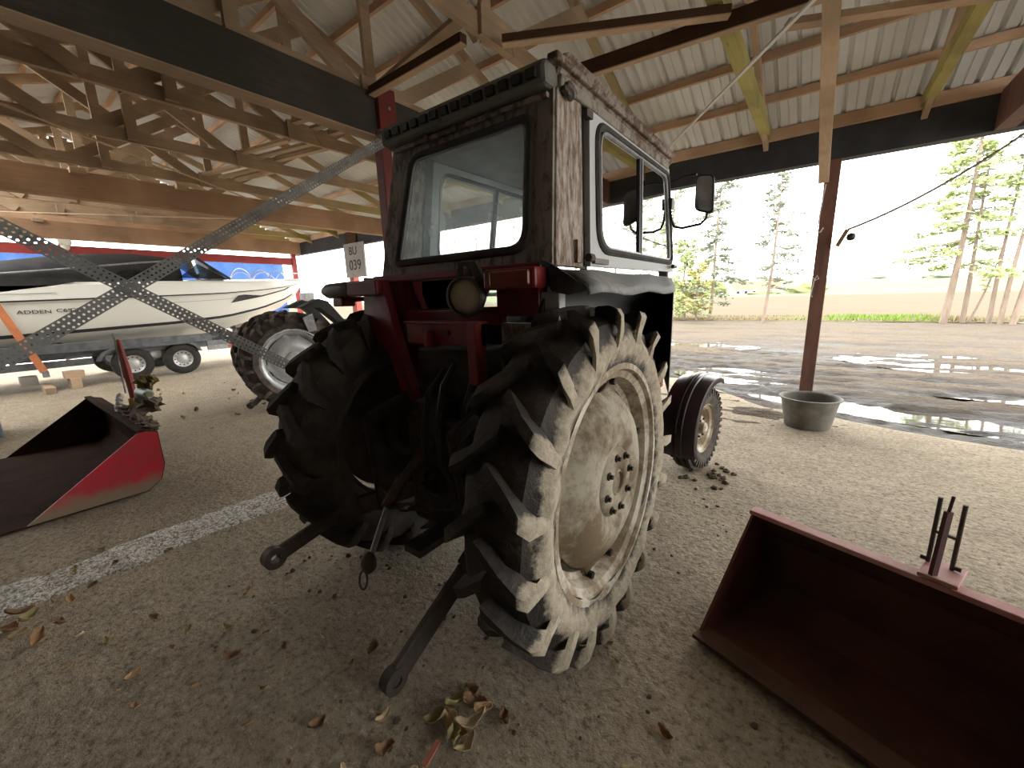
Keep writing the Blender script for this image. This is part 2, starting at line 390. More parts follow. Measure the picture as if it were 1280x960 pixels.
def girder(X,m,label,y0=-3.3,y1=7.55):
    g=tag(M().bx(X-.085,X+.085,y0,y1,ZB,ZT).build('girder',m,bevel=.006),label,'girder','main girders')
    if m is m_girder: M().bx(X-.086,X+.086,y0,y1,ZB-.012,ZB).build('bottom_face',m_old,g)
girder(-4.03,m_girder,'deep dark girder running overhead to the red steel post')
girder(-9.55,m_girder2,'deep tan girder overhead between the dark girder and the boat')
girder(-15,m_girder2,'tan girder along the open gable end beyond the boat')
girder(1.5,m_post,'brown girder meeting the front beam at the far right')
girder(6.9,m_girder,'dark girder at the right end of the shed')
for x,y,l in ((-9.5,1.46,'pale wooden block on the tan girder, at its left'),(-9.5,2.77,'pale wooden block on the tan girder, further right'),(-15,1.45,'pale wooden block on the gable girder'),):
    tag(M().bx(x-.04,x+.16,y-.09,y+.09,3.66,3.74).build('wooden_block',m_plank,bevel=.004),l,'block','blocks on the girders')
def cord(name,p,q,r,m,label,sag=0,cat='batten'):
    p=V(p);q=V(q); pts=[p.lerp(q,i/12)-V((0,0,sag*4*(i/12)*(1-i/12))) for i in range(13)]
    return tag(M().tube(pts,r,6).build(name,m,smooth=True),label,cat)
cord('batten',(-6.9,.55,3.69),(-10.6,5.4,3.69),.016,m_plank,'thin pale batten running slantwise under the truss chords')
cord('batten',(-11.3,.6,3.68),(-11.9,6.4,3.68),.018,m_plank,'thin pale batten beside the tan girder near the boat')
cord('batten',(-14,.7,3.66),(-11.2,5,3.66),.014,m_plank,'thin pale batten crossing above the boat')
# lateral braces lying under the chords
def plank(p,q,w,h,m,label):
    o=tag(M().bar(p,q,w,h).build('brace_plank',m),label,'plank','brace planks across the trusses')
    if m is m_brown:  # brown sides are painted shade, pale strip below is painted light
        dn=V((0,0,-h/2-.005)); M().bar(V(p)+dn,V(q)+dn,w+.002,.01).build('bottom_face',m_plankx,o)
    return o
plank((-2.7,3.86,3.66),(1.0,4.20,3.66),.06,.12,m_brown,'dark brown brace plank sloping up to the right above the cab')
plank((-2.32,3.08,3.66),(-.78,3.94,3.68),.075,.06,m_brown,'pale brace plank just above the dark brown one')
plank((-.45,4.47,3.70),(2.5,5.87,3.70),.10,.05,m_plankx,'pale brace plank at the top right from the leaning strut')
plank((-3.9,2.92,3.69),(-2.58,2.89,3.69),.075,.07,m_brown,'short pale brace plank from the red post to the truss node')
plank((-4.1,3.2,3.9),(-2.5,2.95,3.9),.12,.04,m_old,'short brown brace plank behind the pale one by the truss node')
for X in (-5.8,-7.45,-9.1):
    for k,dy in ((0,0),(1,.25),(2,.5)):
        tag(M().bar((X-.1,3.0+dy,3.9),(X+1.5,3.35+dy,3.9),.09,.04).build('brace_plank',m_plankx if k!=1 else m_old),
            ['near','middle','far'][k]+' short brace plank in the '+{-5.8:'first',-7.45:'second',-9.1:'third'}[X]+' bay left of the dark girder','plank','brace planks across the trusses')
# struts and tie at the front
tag(M().bar((-.13,7.44,3.02),(-.155,3.95,3.69),.035,.115,(1,0,0)).build('strut',m_plank,bevel=.003),'pale plank strut rising from the brown front post to the roof','strut')
tag(M().bar((-2.33,7.4,3.84),(-.17,3.8,3.53),.03,.02).build('tie_strap',mat('white_steel',(.62,.62,.6),None,.5)),'white steel tie strap slanting under the roof right of the cab','strap')

# posts
def post(x,y,w,d,z1,m,label): return tag(M().bx(x-w/2,x+w/2,y-d/2,y+d/2,-.1,z1).build('post',m,bevel=.008),label,'post','posts of the shed')
post(-.04,7.62,.17,.17,ZB,m_post,'brown painted front post standing behind the grey tub')
post(-11.95,7.65,.24,.2,ZB,mat('pink_red_post',(.45,.10,.08),(.36,.08,.07),.6,0,4),'red front post carrying the white number board')
post(6.9,7.62,.17,.17,ZB,m_post,'brown front post at the right end of the shed')
post(-4.0,-1.45,.14,.14,ZB,m_redpost,'red post under the rear part of the dark girder')
post(-15,7.3,.14,.14,ZB,mat('gable_red',(.36,.045,.04),(.26,.04,.035),.6,0,4),'red corner post of the gable beyond the boat bow')
post(-9.55,-1.45,.14,.14,ZB,m_redpost,'red post under the rear part of the tan girder')
rp=post(-4.0,3.08,.13,.13,3.75,m_redpost,'red steel post left of the cab under the dark girder')
M().bx(-3.94,-3.88,2.98,3.20,3.28,3.78).build('end_plate',m_redpost,rp,bevel=.004)
for zz in (3.4,3.58): M().lathe([(0,0),(.02,.018),(.02,0)],10,(-3.88,3.1,zz)).build('bolt',m_zinc,rp)
tag(M().bx(-15.06,-14.98,-3.3,7.25,2.94,3.17).build('gable_board',mat('gable_red',(.36,.045,.04))),'dark red board across the gable end below the tan girder','board')
gw=M(); R_=random.Random(3)
for i in range(72):
    y=-3.4+i*.155
    z0=3.74; z1=zl(y+.07)+.05
    if 1.0<y<1.7: gw.bx(-15.42,-15.39,y,y+.158,z0,z0+.75); z0+=R_.uniform(.95,1.05)
    gw.bx(-15.42,-15.39,y,y+.158,z0,z1+.03)
tag(gw.build('wall_left',m_old),kind='structure')
bw=M()
for i in range(110): bw.bx(-9.2+i*.15,-15.5+i*.15+.143,-3.62,-3.58,0,3.75)
rw=M()
for i in range(30): rw.bx(7.32,7.36,-3.6+i*.15,-3.6+i*.15+.148,0,zl(-3.6+i*.15)+.02)  # unseen part-length wall, added to keep light off the near floor
tag(rw.build('added_wall_right',mat('dark_boards',(.07,.05,.035),(.05,.035,.025),.85)),kind='structure')
tag(bw.build('wall_back',mat('dark_boards',(.07,.05,.035),(.05,.035,.025),.85)),kind='structure')

# lamp fitting on the gable
l=empty('light_fitting',(-15,1.80,3.18)); tag(l,'cream light fitting hanging on the gable end above the boat','light fitting')
mc=mat('cream_plastic',(.75,.72,.62),None,.5)
M().bx(-.1,.1,-.12,.12,.0,.128).build('box',mc,l,bevel=.02); M().lathe([(-.13,0),(-.12,.06),(-.05,.085),(.02,.085)],20,(0,0,0),'z').build('globe',mc,l,smooth=True)

# perforated straps
def strap(p,q,w,label,lift):
    p=V(p);q=V(q); L=(q-p).length; d=(q-p).normalized(); b=d.cross(V((1,0,0))).normalized(); m=M(); cell=w/3; n=int(L/cell)
    p=p+V((lift,0,0))
    for i in range(n):
        for k in range(3):
            o=p+d*(i*cell)+b*(-w/2+k*cell); c=o+d*cell/2+b*cell/2
            sq=[];oc=[]
            for j in range(8):
                t=PI/4*j; x,y=math.cos(t),math.sin(t); s=max(abs(x),abs(y)); sq.append(c+(d*x+b*y)/s*cell/2); oc.append(c+(d*x+b*y)*cell*.24)
            m.add(sq+oc,[(j,(j+1)%8,8+(j+1)%8,8+j) for j in range(8)])
    return tag(m.build('perforated_strap',mat('strap_steel',(.24,.24,.23),(.17,.17,.16),.6,.2,8),solid=.004),label,'strap','crossed bracing straps')
strap((-3.93,3.05,3.27),(-3.93,-1.45,.27),.095,'perforated steel strap running down left from the red post top',0)
strap((-3.93,-1.45,3.27),(-3.93,2.95,.16),.095,'perforated steel strap running down right towards the second tractor wheel',.012)

# 439 board
bd=empty('number_board',(-11.55,7.5,2.9)); tag(bd,'white board with black characters on the red front post','sign')
M().bx(-.52,.52,-.04,.02,-.55,.46).build('board',mat('grey_board',(.36,.35,.33),(.29,.28,.26),.7,0,3),bd,bevel=.01)
M().bx(-.42,.15,-.02,.045,.46,.8).build('bracket',m_brown,bd,bevel=.02)
def text(s,size,mat_,name,parent,loc,rot,ext=.002,sx=1):
    cu=bpy.data.curves.new(name,'FONT'); cu.body=s; cu.size=size; cu.extrude=ext; cu.align_x='CENTER'; cu.align_y='CENTER'
    o=bpy.data.objects.new(name,cu); C.objects.link(o)
    bpy.context.view_layer.update()
    me=bpy.data.meshes.new_from_object(o.evaluated_get(bpy.context.evaluated_depsgraph_get()))
    bpy.data.objects.remove(o); me.materials.clear(); me.materials.append(mat_)
    o=bpy.data.objects.new(name,me); C.objects.link(o); o.parent=parent; o.location=loc; o.rotation_euler=rot; o.scale=(sx,1,1); return o
m_ink=mat('black_ink',(.02,.02,.02),None,.6)
text('BU',.34,m_ink,'lettering',bd,(-.03,-.045,.22),(PI/2,0,0)); text('039',.42,m_ink,'lettering',bd,(.03,-.045,-.2),(PI/2,0,0))

# ------------------------------------------------------------------ wheels
def tyre_lug_mesh(R,rr,hw,nl,lh):
    m=M(); Rc=R-lh
    prof=[(-hw*.80,rr-.015),(-hw*.95,rr+.05),(-hw*1.02,rr+.09),(-hw*.98,rr+.112),(-hw*.86,rr+.145),(-hw*.74,Rc-.02),(-hw*.5,Rc),(0,Rc+.004),(hw*.5,Rc),(hw*.74,Rc-.02),(hw*.86,rr+.145),(hw*.98,rr+.112),(hw*1.02,rr+.09),(hw*.95,rr+.05),(hw*.80,rr-.015)]
    m.lathe(prof,96)
    path=[(.98,-.112,.0,.004,.032),(1.00,-.07,.006,.016,.030),(1.01,-.028,.02,.045,.030),(.88,-.006,.05,.050,.030),(.55,0,.11,lh,.028),(.10,0,.20,lh+.002,.027),(-.06,0,.225,lh,.024)]
    for side in(-1,1):
        for i in range(nl):
            th0=2*PI*(i+(0 if side>0 else .5))/nl; ring=[]
            j1=rnd.uniform(.9,1.08)
            for fx,dr,da,h,hwid in path:
                x=side*hw*fx; r=Rc+dr; a=th0-da/ (R/.775)
                ow=side*.008 if dr<-.03 else side*.005 if dr<0 else 0
                for (sg,rad,xx,wk) in ((-1,r-.02,x-ow*1.2,1.15),(-1,r+h*j1,x+ow,.8),(1,r+h*j1,x+ow,.8),(1,r-.02,x-ow*1.2,1.15)):
                    t=a+sg*hwid*wk/R
                    ring.append((xx,rad*math.cos(t),rad*math.sin(t)))
            fs=[]
            for k in range(len(path)-1):
                for q in range(4): fs.append((k*4+q,k*4+(q+1)%4,k*4+4+(q+1)%4,k*4+4+q))
            fs+= [(3,2,1,0),tuple(len(path)*4-4+q for q in range(4))]
            m.add(ring,fs)
    return m
def rough_up(o,amp,sc):
    for v in o.data.vertices:
        c=v.co; v.co=c+V((nz(c.x*sc,c.y*sc,c.z*sc),nz(c.y*sc,c.z*sc,c.x*sc+7),nz(c.z*sc,c.x*sc,c.y*sc+3)))*amp
def rear_wheel(parent,loc,R,rr,hw,side,rimm,discm,tyrem,nl=19,nuts=True,label=None):
    s=side
    rim=M().lathe([(hw*.82,rr+.012),(hw*.86,rr+.016),(hw*.86,rr-.006),(hw*.74,rr-.014),(hw*.66,rr-.045),(hw*.30,rr-.06),(hw*.22,rr-.085),(-hw*.3,rr-.085),(-hw*.42,rr-.05),(-hw*.66,rr-.045),(-hw*.74,rr-.012),(-hw*.84,rr-.004),(-hw*.84,rr+.014)],72)
    # lugs welded inside the rim for the disc
    for k in range(8):
        t=PI/4*k+(.16 if k%2 else -.16)+PI/8; r=rr-.075
        rim.box((s*.04,r*math.cos(t),r*math.sin(t)),(.025,.06,.06),Matrix.Rotation(t,3,'X'))
    o=rim.build('rear_wheel',rimm,parent,smooth=True,solid=.006,loc=loc)
    ty=tyre_lug_mesh(R,rr,hw,nl,.05).build('tyre',tyrem,o,smooth=True,angle=38)
    rough_up(ty,.013,10)
    # lobed dished disc
    d=M(); K=96; prof=[(0,.0),(.05,.02),(.16,.055),(.23,.078),(.27,.083),(.32,.076),(.36,.055),(.385,.035)]
    rings=[]; sc=rr/.514; vs=[];fs=[]
    radii=[.06,.10,.14,.155,.21,.28,.335,.378,.40,.415]
    xs=(.146,.146,.146,.130,.150,.140,.116,.084,.062,.056)
    for ri,(r,x) in enumerate(zip(radii,xs)):
        for k in range(K):
            t=2*PI*k/K; lob=0
            if ri>=7:
                best=min(abs((t-(PI/4*q+(.16 if q%2 else -.16)+PI/8)+PI)%(2*PI)-PI) for q in range(8))
                lob=(ri-6)/3*(.055*math.exp(-(best/.10)**2)-.016)
            q=(r+lob)*sc; vs.append((s*x,q*math.cos(t),q*math.sin(t)))
    for ri in range(len(radii)-1):
        for k in range(K): fs.append((ri*K+k,ri*K+(k+1)%K,ri*K+K+(k+1)%K,ri*K+K+k))
    d.add(vs,fs); d.build('wheel_disc',discm,o,smooth=True,solid=.012,angle=60)
    h=M().lathe([(s*.09,.063*sc),(s*.148,.062*sc),(s*.154,.05*sc),(s*.144,.045*sc),(s*.148,.02*sc),(s*.148,0)],32); h.build('hub_cap',discm,o,smooth=True)
    M().lathe([(s*-.25,.09),(s*.07,.09)],20).build('axle_end',m_grime,o,smooth=True)
    if nuts:
        for k in range(8):
            t=PI/4*k+.2; r=.125*sc
            M().lathe([(s*.138,.017),(s*.160,.017),(s*.160,.010),(s*.174,.010),(s*.174,0)],6,(0,r*math.cos(t),r*math.sin(t))).build('wheel_nut',m_grime,o)
        for k in range(8):
            t=PI/4*k+(.16 if k%2 else -.16)+PI/8; r=(rr-.068)
            M().lathe([(s*.05,.018),(s*.088,.018),(s*.088,0)],6,(0,r*math.cos(t),r*math.sin(t))).build('rim_bolt',m_grime,o)
    return o

# ------------------------------------------------------------------ the tractor
TX,TY=-1.48,1.6
tr=empty('tractor',(TX,TY,0)); tag(tr,'old red tractor with a rusty glazed cab and mud-caked rear tyres, in the middle','tractor')
HW=.165; TRK=.69
rear_wheel(tr,(TRK,0,.765),.775,.514,HW,1,m_rim,m_disc,m_tyre)
rear_wheel(tr,(-TRK,0,.765),.775,.514,HW,-1,mat('dark_rim',(.09,.065,.045),(.045,.034,.026),.8,0,6),mat('dark_rim',(.09,.065,.045)),m_tyre_l,nuts=False)  # left rim and disc in a darker brown than the right

def front_wheel(loc,rz):
    R,rr,hw=.385,.215,.095
    o=M().lathe([(hw*.75,rr+.012),(hw*.8,rr+.004),(hw*.62,rr-.004),(hw*.5,rr-.03),(hw*.1,rr-.045),(-.01,.15),(.0,.12),(.035,.10),(.035,0)],48).build('front_wheel',m_rim,tr,smooth=True,solid=.004,loc=loc); o.rotation_euler=(0,0,rz)
    pr=[(-hw*.75,rr),(-hw*1.0,rr+.05),(-hw*1.05,rr+.10),(-hw*.85,R-.03)]
    for a,b in((-.72,-.42),(-.16,.16),(.42,.72)): pr+=[(hw*(a-.04),R-.028),(hw*a,R),(hw*b,R),(hw*(b+.04),R-.028)]
    pr+=[(hw*.85,R-.03),(hw*1.05,rr+.10),(hw*1.0,rr+.05),(hw*.75,rr)]
    t=M().lathe(pr,64); 
    for k in range(36):
        a=2*PI*k/36
        for sx in(-1,1): t.box((sx*hw*.98,(R-.055)*math.cos(a),(R-.055)*math.sin(a)),(.02,.06,.025),Matrix.Rotation(a,3,'X'))
    t.build('tyre',mat('front_tyre_rubber',(.03,.026,.022),(.10,.082,.06),.85,0,9,bump=.3),o,smooth=True)
    M().lathe([(.03,.055),(.075,.05),(.085,.035),(.085,0)],24).build('hub_cap',m_rim,o,smooth=True)
    for k in range(6):
        a=PI/3*k; M().lathe([(.03,.011),(.052,.011),(.052,0)],6,(0,.085*math.cos(a),.085*math.sin(a))).build('wheel_nut',m_grime,o)
    return o
FY=2.22
front_wheel((.69,FY,.38),-.14); front_wheel((-.69,FY,.38),-.14)
m_fend=mat('glossy_black_fender',(.018,.011,.013),(.045,.03,.033),.3,0,3)
def front_fender(x):
    pts=[]; R=.455
    xs=[(-.155,-.05),(-.145,-.012),(-.10,.0),(-.05,.004),(-.045,.016),(-.02,.016),(-.015,.004),(.015,.004),(.02,.016),(.045,.016),(.05,.004),(.10,0),(.145,-.012),(.155,-.05)]
    m=M(); n=28
    a0,a1=math.radians(66),math.radians(204)
    m.grid(lambda u,v:(0,0,0),n,len(xs)-1)
    m.v=[(px,(R+dr)*math.cos(a0+(a1-a0)*i/n),(R+dr)*math.sin(a0+(a1-a0)*i/n)) for i in range(n+1) for px,dr in xs]
    f=m.build('front_mudguard',m_fend,tr,smooth=True,solid=.006,loc=(x,FY+.01,.40)); f.rotation_euler=(0,0,-.14)
    s=M()
    for i in range(14):
        a=math.radians(92+i*6); b=math.radians(92+(i+1)*6)
        s.bar((0,(R+.010)*math.cos(a),(R+.010)*math.sin(a)),(0,(R+.010)*math.cos(b),(R+.010)*math.sin(b)),.02,.012,(1,0,0))
    s.build('rib',mat('dull_rib',(.16,.12,.12),(.10,.07,.07),.5,0,5),f)
    M().tube([(-.16 if x>0 else .16,0,.0),(-.3 if x>0 else .3,0,-.05),(-.3 if x>0 else .3,0,-.2)],.016).build('stay',m_steel,f,smooth=True)
front_fender(.69); front_fender(-.69)

# driveline castings
b=M(); b.bx(-.19,.19,-.32,1.0,.42,1.02); b.bx(-.24,.24,-.22,.28,.50,1.06); b.bx(-.15,.15,1.0,2.3,.50,.98)
b.build('transmission',m_grime,tr,bevel=.025)
for s in(-1,1):
    M().lathe([(s*.2,.17),(s*.26,.15),(s*.45,.105),(s*.55,.12),(s*.58,.17),(s*.62,.17)],28,(0,0,.765)).build('axle_housing',m_grime,tr,smooth=True)
b=M(); b.bx(-.17,.17,1.05,2.3,.62,1.06); b.build('engine',m_grime,tr,bevel=.02)
b=M(); b.bx(-.52,.52,FY-.06,FY+.06,.36,.48); b.bx(-.1,.1,FY-.15,FY+.15,.4,.66)
for s in(-1,1): b.tube([(s*.52,FY,.3),(s*.52,FY,.62)],.04); b.bar((s*.52,FY,.38),(s*.66,FY,.38),.07,.07)
b.build('front_axle',m_grime,tr)
M().tube([(-.5,FY-.16,.44),(.5,FY-.16,.44)],.016).build('track_rod',m_grime,tr)
for s in(-1,1): M().tube([(s*.2,.9,.5),(s*.48,FY-.05,.42)],.026).build('radius_rod',m_grime,tr)
# bonnet with rounded section
def bonnet(u,v):
    y=1.28+1.35*u; t=(v*2-1); a=t*PI/2
    wdt=.27-.03*u; x=wdt*max(-1,min(1,math.sin(a)*1.12)); z=1.12+(.34-.05*u)*(max(0,math.cos(a))**.45)
    if v in(0,1): z=.98
    return (x,y,z)
h=M().grid(bonnet,10,16); h.build('bonnet',m_red,tr,smooth=True,solid=.004,angle=50)
g=M(); g.bx(-.24,.24,2.60,2.68,.62,1.38)
for i in range(9): g.bx(-.2+i*.05-.006,-.2+i*.05+.006,2.68,2.70,.68,1.3)
g.build('grille',m_red,tr,bevel=.01)
M().tube([(-.12,1.55,1.35),(-.12,1.55,1.95)],.03,12).build('exhaust',m_steel,tr,smooth=True)

# ------------------------------------------------------------------ cab shell
def quadframe(o4,i4,rad,nc=6,tlist=None):
    """outer quad, inner quad with rounded corners -> mesh + inner loop"""
    o4=[V(p) for p in o4]; i4=[V(p) for p in i4]; loop=[]; own=[]
    rads=rad if isinstance(rad,(list,tuple)) else [rad]*4
    for k in range(4):
        c=i4[k]; a=c+(i4[k-1]-c).normalized()*rads[k]; b=c+(i4[(k+1)%4]-c).normalized()*rads[k]
        for j in range(nc+1):
            t=j/nc; loop.append(a*(1-t)**2+c*2*t*(1-t)+b*t*t); own.append(k)
    m=M(); n=len(loop); m.v=[tuple(p) for p in o4]+[tuple(p) for p in loop]
    for j in range(n):
        j2=(j+1)%n
        if own[j]==own[j2]: m.f.append((own[j],4+j2,4+j))
        else: m.f.append((own[j],own[j2],4+j2,4+j))
    return m,loop
def glazing(parent,loop,seal=.012,glass=m_glass,name='window_glass',nrm=None):
    m=M(); m.add(loop,[tuple(range(len(loop)))]); g=m.build(name,glass,parent)
    M().tube(loop,seal,8,True).build('window_seal',m_rubber,parent,smooth=True)
    return g
# rear panel
BL,BR,TRr,TLr=(-.625,-.052,1.715),(.552,-.052,1.715),(.538,-.006,2.41),(-.472,-.006,2.41)
wb=[(-.475,-.047,1.79),(.425,-.047,1.79),(.432,-.012,2.318),(-.325,-.012,2.318)]
m,loop=quadframe([BL,BR,TRr,TLr],wb,[.03,.09,.05,.06])
rp=m.build('cab_rear_panel',m_cab,tr,solid=.03,off=0)
glazing(rp,[p+V((0,-.012,0)) for p in loop],.021)
M().tube([p-(p-V((0,-.03,2.05)))*.055+V((0,-.018,0)) for p in loop],.006,6,True).build('trim_strip',m_zinc,rp,smooth=True)
# raised strip frame of the window
M().tube([p+(p-V((0,-.03,2.05)))*.025+V((0,-.006,0)) for p in loop],.010,6,True).build('panel_bead',m_cab,rp,smooth=True)
M().bar((-.45,-.03,2.375),(.52,-.03,2.375),.03,.02).build('drip_rail',m_gutter,rp)
for x in(-.18,.02,.22): M().box((x,-.05,2.372),(.02,.02,.03)).build('hinge',m_steel,rp)
# vent header box
hd=M().prism([(-.50,-.085,2.395),(-.50,-.095,2.455),(-.50,-.08,2.487),(-.50,.02,2.505),(-.50,.05,2.395)],(1.045,0,0)); 
hdo=hd.build('roof_vent_box',m_roofcab,tr,bevel=.02)
for i in range(14):
    x=-.42+i*.0695
    M().box((x,-.098,2.436),(.044,.02,.034)).build('vent_slot',m_black,hdo)
# roof
rf=M(); 
rf.prism([(-.52,0,2.42),(-.52,1.52,2.42),(-.50,1.52,2.475),(-.46,1.5,2.50),(-.46,0,2.52),(-.50,-.02,2.48)],(1.06,0,0))
rfo=rf.build('cab_roof',m_gutter,tr,bevel=.015)
for s,x in((1,.562),(-1,-.545)):
    M().bar((x,-.07,2.485),(x,1.46,2.478),.05,.03).build('gutter',m_gutter,rfo,bevel=.008)
    M().bar((x-s*.012,-.0,2.43),(x-s*.012,1.46,2.425),.03,.05).build('roof_rail',m_cab,rfo,bevel=.01)
M().blob((.567,.06,2.405),(.022,.05,.03),3).build('gutter_bracket',m_steel,rfo)
# right side: pillar, door, front post
def side(s,xb,xt):
    X=lambda z:xb+(xt-xb)*(z-1.71)/.69
    def P(y,z,dx=0): return (s*(X(z)+dx),y,z)
    pl=M().prism([P(-.05,1.71,-.03),P(.21,1.71,-.03),P(.205,2.41,-.03),P(-.005,2.41,-.03)],(s*.036,0,0)).build('corner_pillar',m_pillar,tr,bevel=.006)
    M().prism([P(.205,1.71,-.035),P(.265,1.71,-.035),P(.26,2.41,-.035),P(.2,2.41,-.035)],(s*.02,0,0)).build('door_gap',m_black,tr)
    o=[P(.262,1.72),P(1.66,1.735),P(1.485,2.412),P(.262,2.405)]
    i=[P(.345,1.80),P(1.60,1.80),P(1.455,2.372),P(.335,2.372)]
    m,lp=quadframe(o,i,[.13,.05,.05,.10])
    d=m.build('door',m_door,tr,solid=.03)
    lp2=[p+V((s*.01,0,0)) for p in lp]
    glazing(d,lp2,.021)
    M().tube([p+V((s*.006,0,0))-(p-V((s*.545,.95,2.08)))*.065 for p in lp2],.009,6,True).build('window_frame',m_zinc,d,smooth=True)
    M().bar(P(.93,1.81,.008),P(.915,2.37,.008),.03,.025,(1,0,0)).build('window_divider',m_black,d)
    M().bar(P(.955,1.81,.012),P(.94,2.37,.012),.014,.025,(1,0,0)).build('window_channel',m_zinc,d)
    for y in(.2,): 
        M().box(P(.14,1.78,.015),(.02,.05,.10)).build('hinge',m_pillar,d); M().box(P(.36,1.745,.02),(.025,.16,.025)).build('hinge',m_steel,d); M().tube([P(.2,1.755,.035),P(.24,1.755,.035)],.02).build('hinge_pin',m_steel,d)
        M().box(P(.24,2.375,.015),(.03,.06,.03)).build('hinge',m_steel,d)
    M().tube([P(1.6,1.77,.02),P(1.6,1.77,.05),P(1.5,1.77,.055)],.012).build('door_handle',m_black,d)
    return d
rd=side(1,.555,.542); side(-1,.625,.50)
# front of cab
m,lp=quadframe([(-.60,1.66,1.46),(.55,1.66,1.46),(.53,1.49,2.41),(-.48,1.49,2.41)],[(-.53,1.655,1.52),(.49,1.655,1.52),(.475,1.50,2.35),(-.425,1.50,2.35)],.06)
fp=m.build('cab_front_panel',m_cab,tr,solid=.03); glazing(fp,lp,.012)
M().tube([(.1,1.66,1.8),(-.12,1.60,2.05)],.008).build('wiper',m_black,fp)
M().bx(-.36,.5,1.34,1.40,2.33,2.41).build('head_lining_bar',m_cab,rfo,bevel=.01)
M().bx(-.46,.52,.06,1.46,2.40,2.415).build('head_lining',mat('lining',(.16,.16,.15),(.1,.1,.09),.9),rfo)
M().tube([(-.22,1.32,2.05),(-.1,1.32,2.03),(.03,1.32,2.05),(.03,1.34,2.12),(-.1,1.34,2.13),(-.22,1.34,2.12)],.012,6,True).build('inside_mirror',m_black,fp)
# cab floor, lower sides, firewall (dark)
lo=M(); lo.bx(-.55,.53,.1,1.62,.98,1.02); lo.bx(-.55,.53,1.56,1.62,.98,1.46); lo.build('cab_floor',m_grime,tr)
# seat, wheel
st=M(); st.bx(-.27,.2,.12,.5,1.08,1.18); st.build('seat',m_black,tr,bevel=.04); M().bx(-.2,.13,.08,.16,1.16,1.48).build('seat_back',m_black,tr,bevel=.03)
sw=M(); sw.tube([(.2*math.cos(2*PI*i/24)-.03,1.0+.17*math.sin(2*PI*i/24),1.60+.1*math.sin(2*PI*i/24)) for i in range(24)],.014,8,True); sw.tube([(-.03,1.0,1.60),(-.03,1.35,1.25)],.02)
for a in(.5,2.6,4.7): sw.tube([(-.03,1.0,1.60),(.2*math.cos(a)-.03,1.0+.17*math.sin(a),1.60+.1*math.sin(a))],.010,6)
sw.build('steering_wheel',m_black,tr,smooth=True)

# mudguards over the rear wheels
def mudguard(s,m_top):
    x0,x1=.555,.80
    prof=[(-.27,1.60),(-.235,1.655),(-.1,1.70),(.3,1.70),(1.1,1.70),(1.62,1.70)]
    t=M(); n=len(prof)
    def fall(x): return .015+.085*((x-x0)/(x1-x0))**1.6
    XS=[x0,x0+.07,x0+.14,x0+.2,x1]
    rows=[]
    yf=lambda x:1.62-(x-x0)/(x1-x0)*.74
    yr=lambda x:.0-(x-x0)/(x1-x0)*.22
    nv=10
    t.v=[]; 
    for x in XS:
        for j in range(nv+1):
            y=yr(x)+(yf(x)-yr(x))*j/nv; z=(1.715 if s>0 else 1.625)-(fall(x) if s>0 else .2*fall(x))+.008*math.sin(j*1.3+x*9)
            t.v.append((s*x,y,z))
    for j in range(nv+1):
        y=yr(x1)+(yf(x1)-yr(x1))*j/nv; t.v.append((s*(x1+.008),y,1.585+.008*math.sin(j*1.3)))
    L=len(XS)
    t.f=[(i*(nv+1)+j,(i+1)*(nv+1)+j,(i+1)*(nv+1)+j+1,i*(nv+1)+j+1) for i in range(L) for j in range(nv)]
    o=t.build('mudguard',m_top,tr,smooth=True,solid=.012,off=-1,angle=50)
    # dark inner wall and front drop panel
    w=M(); zt=1.70 if s>0 else 1.50
    w.prism([(s*.535,-.27,1.30),(s*.535,-.05,zt),(s*.535,1.62,zt),(s*.535,1.60,.95),(s*.535,.95,.95),(s*.535,.4,1.0),(s*.535,.0,1.15)],(s*.012,0,0))
    w.build('mudguard_inner_wall',m_black,o)
    if s>0: M().prism([(s*.545,1.62,1.70 if s>0 else 1.6),(s*x1,.875,1.59),(s*x1,.875,.98),(s*.545,1.60,.98)],(0,-.012,0)).build('mudguard_front_panel',m_black,o)
    return o
mg=mudguard(1,m_flap); mudguard(-1,m_red)
# torn rubber corner of the right mudguard
M().prism([(.53,-.13,1.735),(.60,-.17,1.715),(.685,-.16,1.66),(.80,-.22,1.60),(.70,-.19,1.585),(.60,-.15,1.60),(.55,-.12,1.65)],(0,.014,0)).build('rubber_flap',mat('torn_rubber',(.02,.02,.022),(.05,.05,.05),.6,0,8),mg)

# red rear structure under the cab
r=M(); r.bx(-.62,-.40,-.11,-.06,1.50,1.71); r.bx(-.62,.53,-.14,-.06,1.685,1.725); r.bx(-.36,.31,-.13,-.07,1.46,1.53); r.bx(.30,.53,-.14,-.06,1.50,1.69)
r.build('rear_cross_member',m_red,tr,bevel=.008)
m,lp=quadframe([(-.60,-.075,1.71),(.53,-.075,1.71),(.53,-.075,1.50),(-.60,-.075,1.50)],[(-.365,-.075,1.70),(.305,-.075,1.695),(.285,-.075,1.535),(-.31,-.075,1.53)],.02)
lp_o=m.build('lower_rear_panel',m_red,tr,solid=.02); glazing(lp_o,lp,.008)
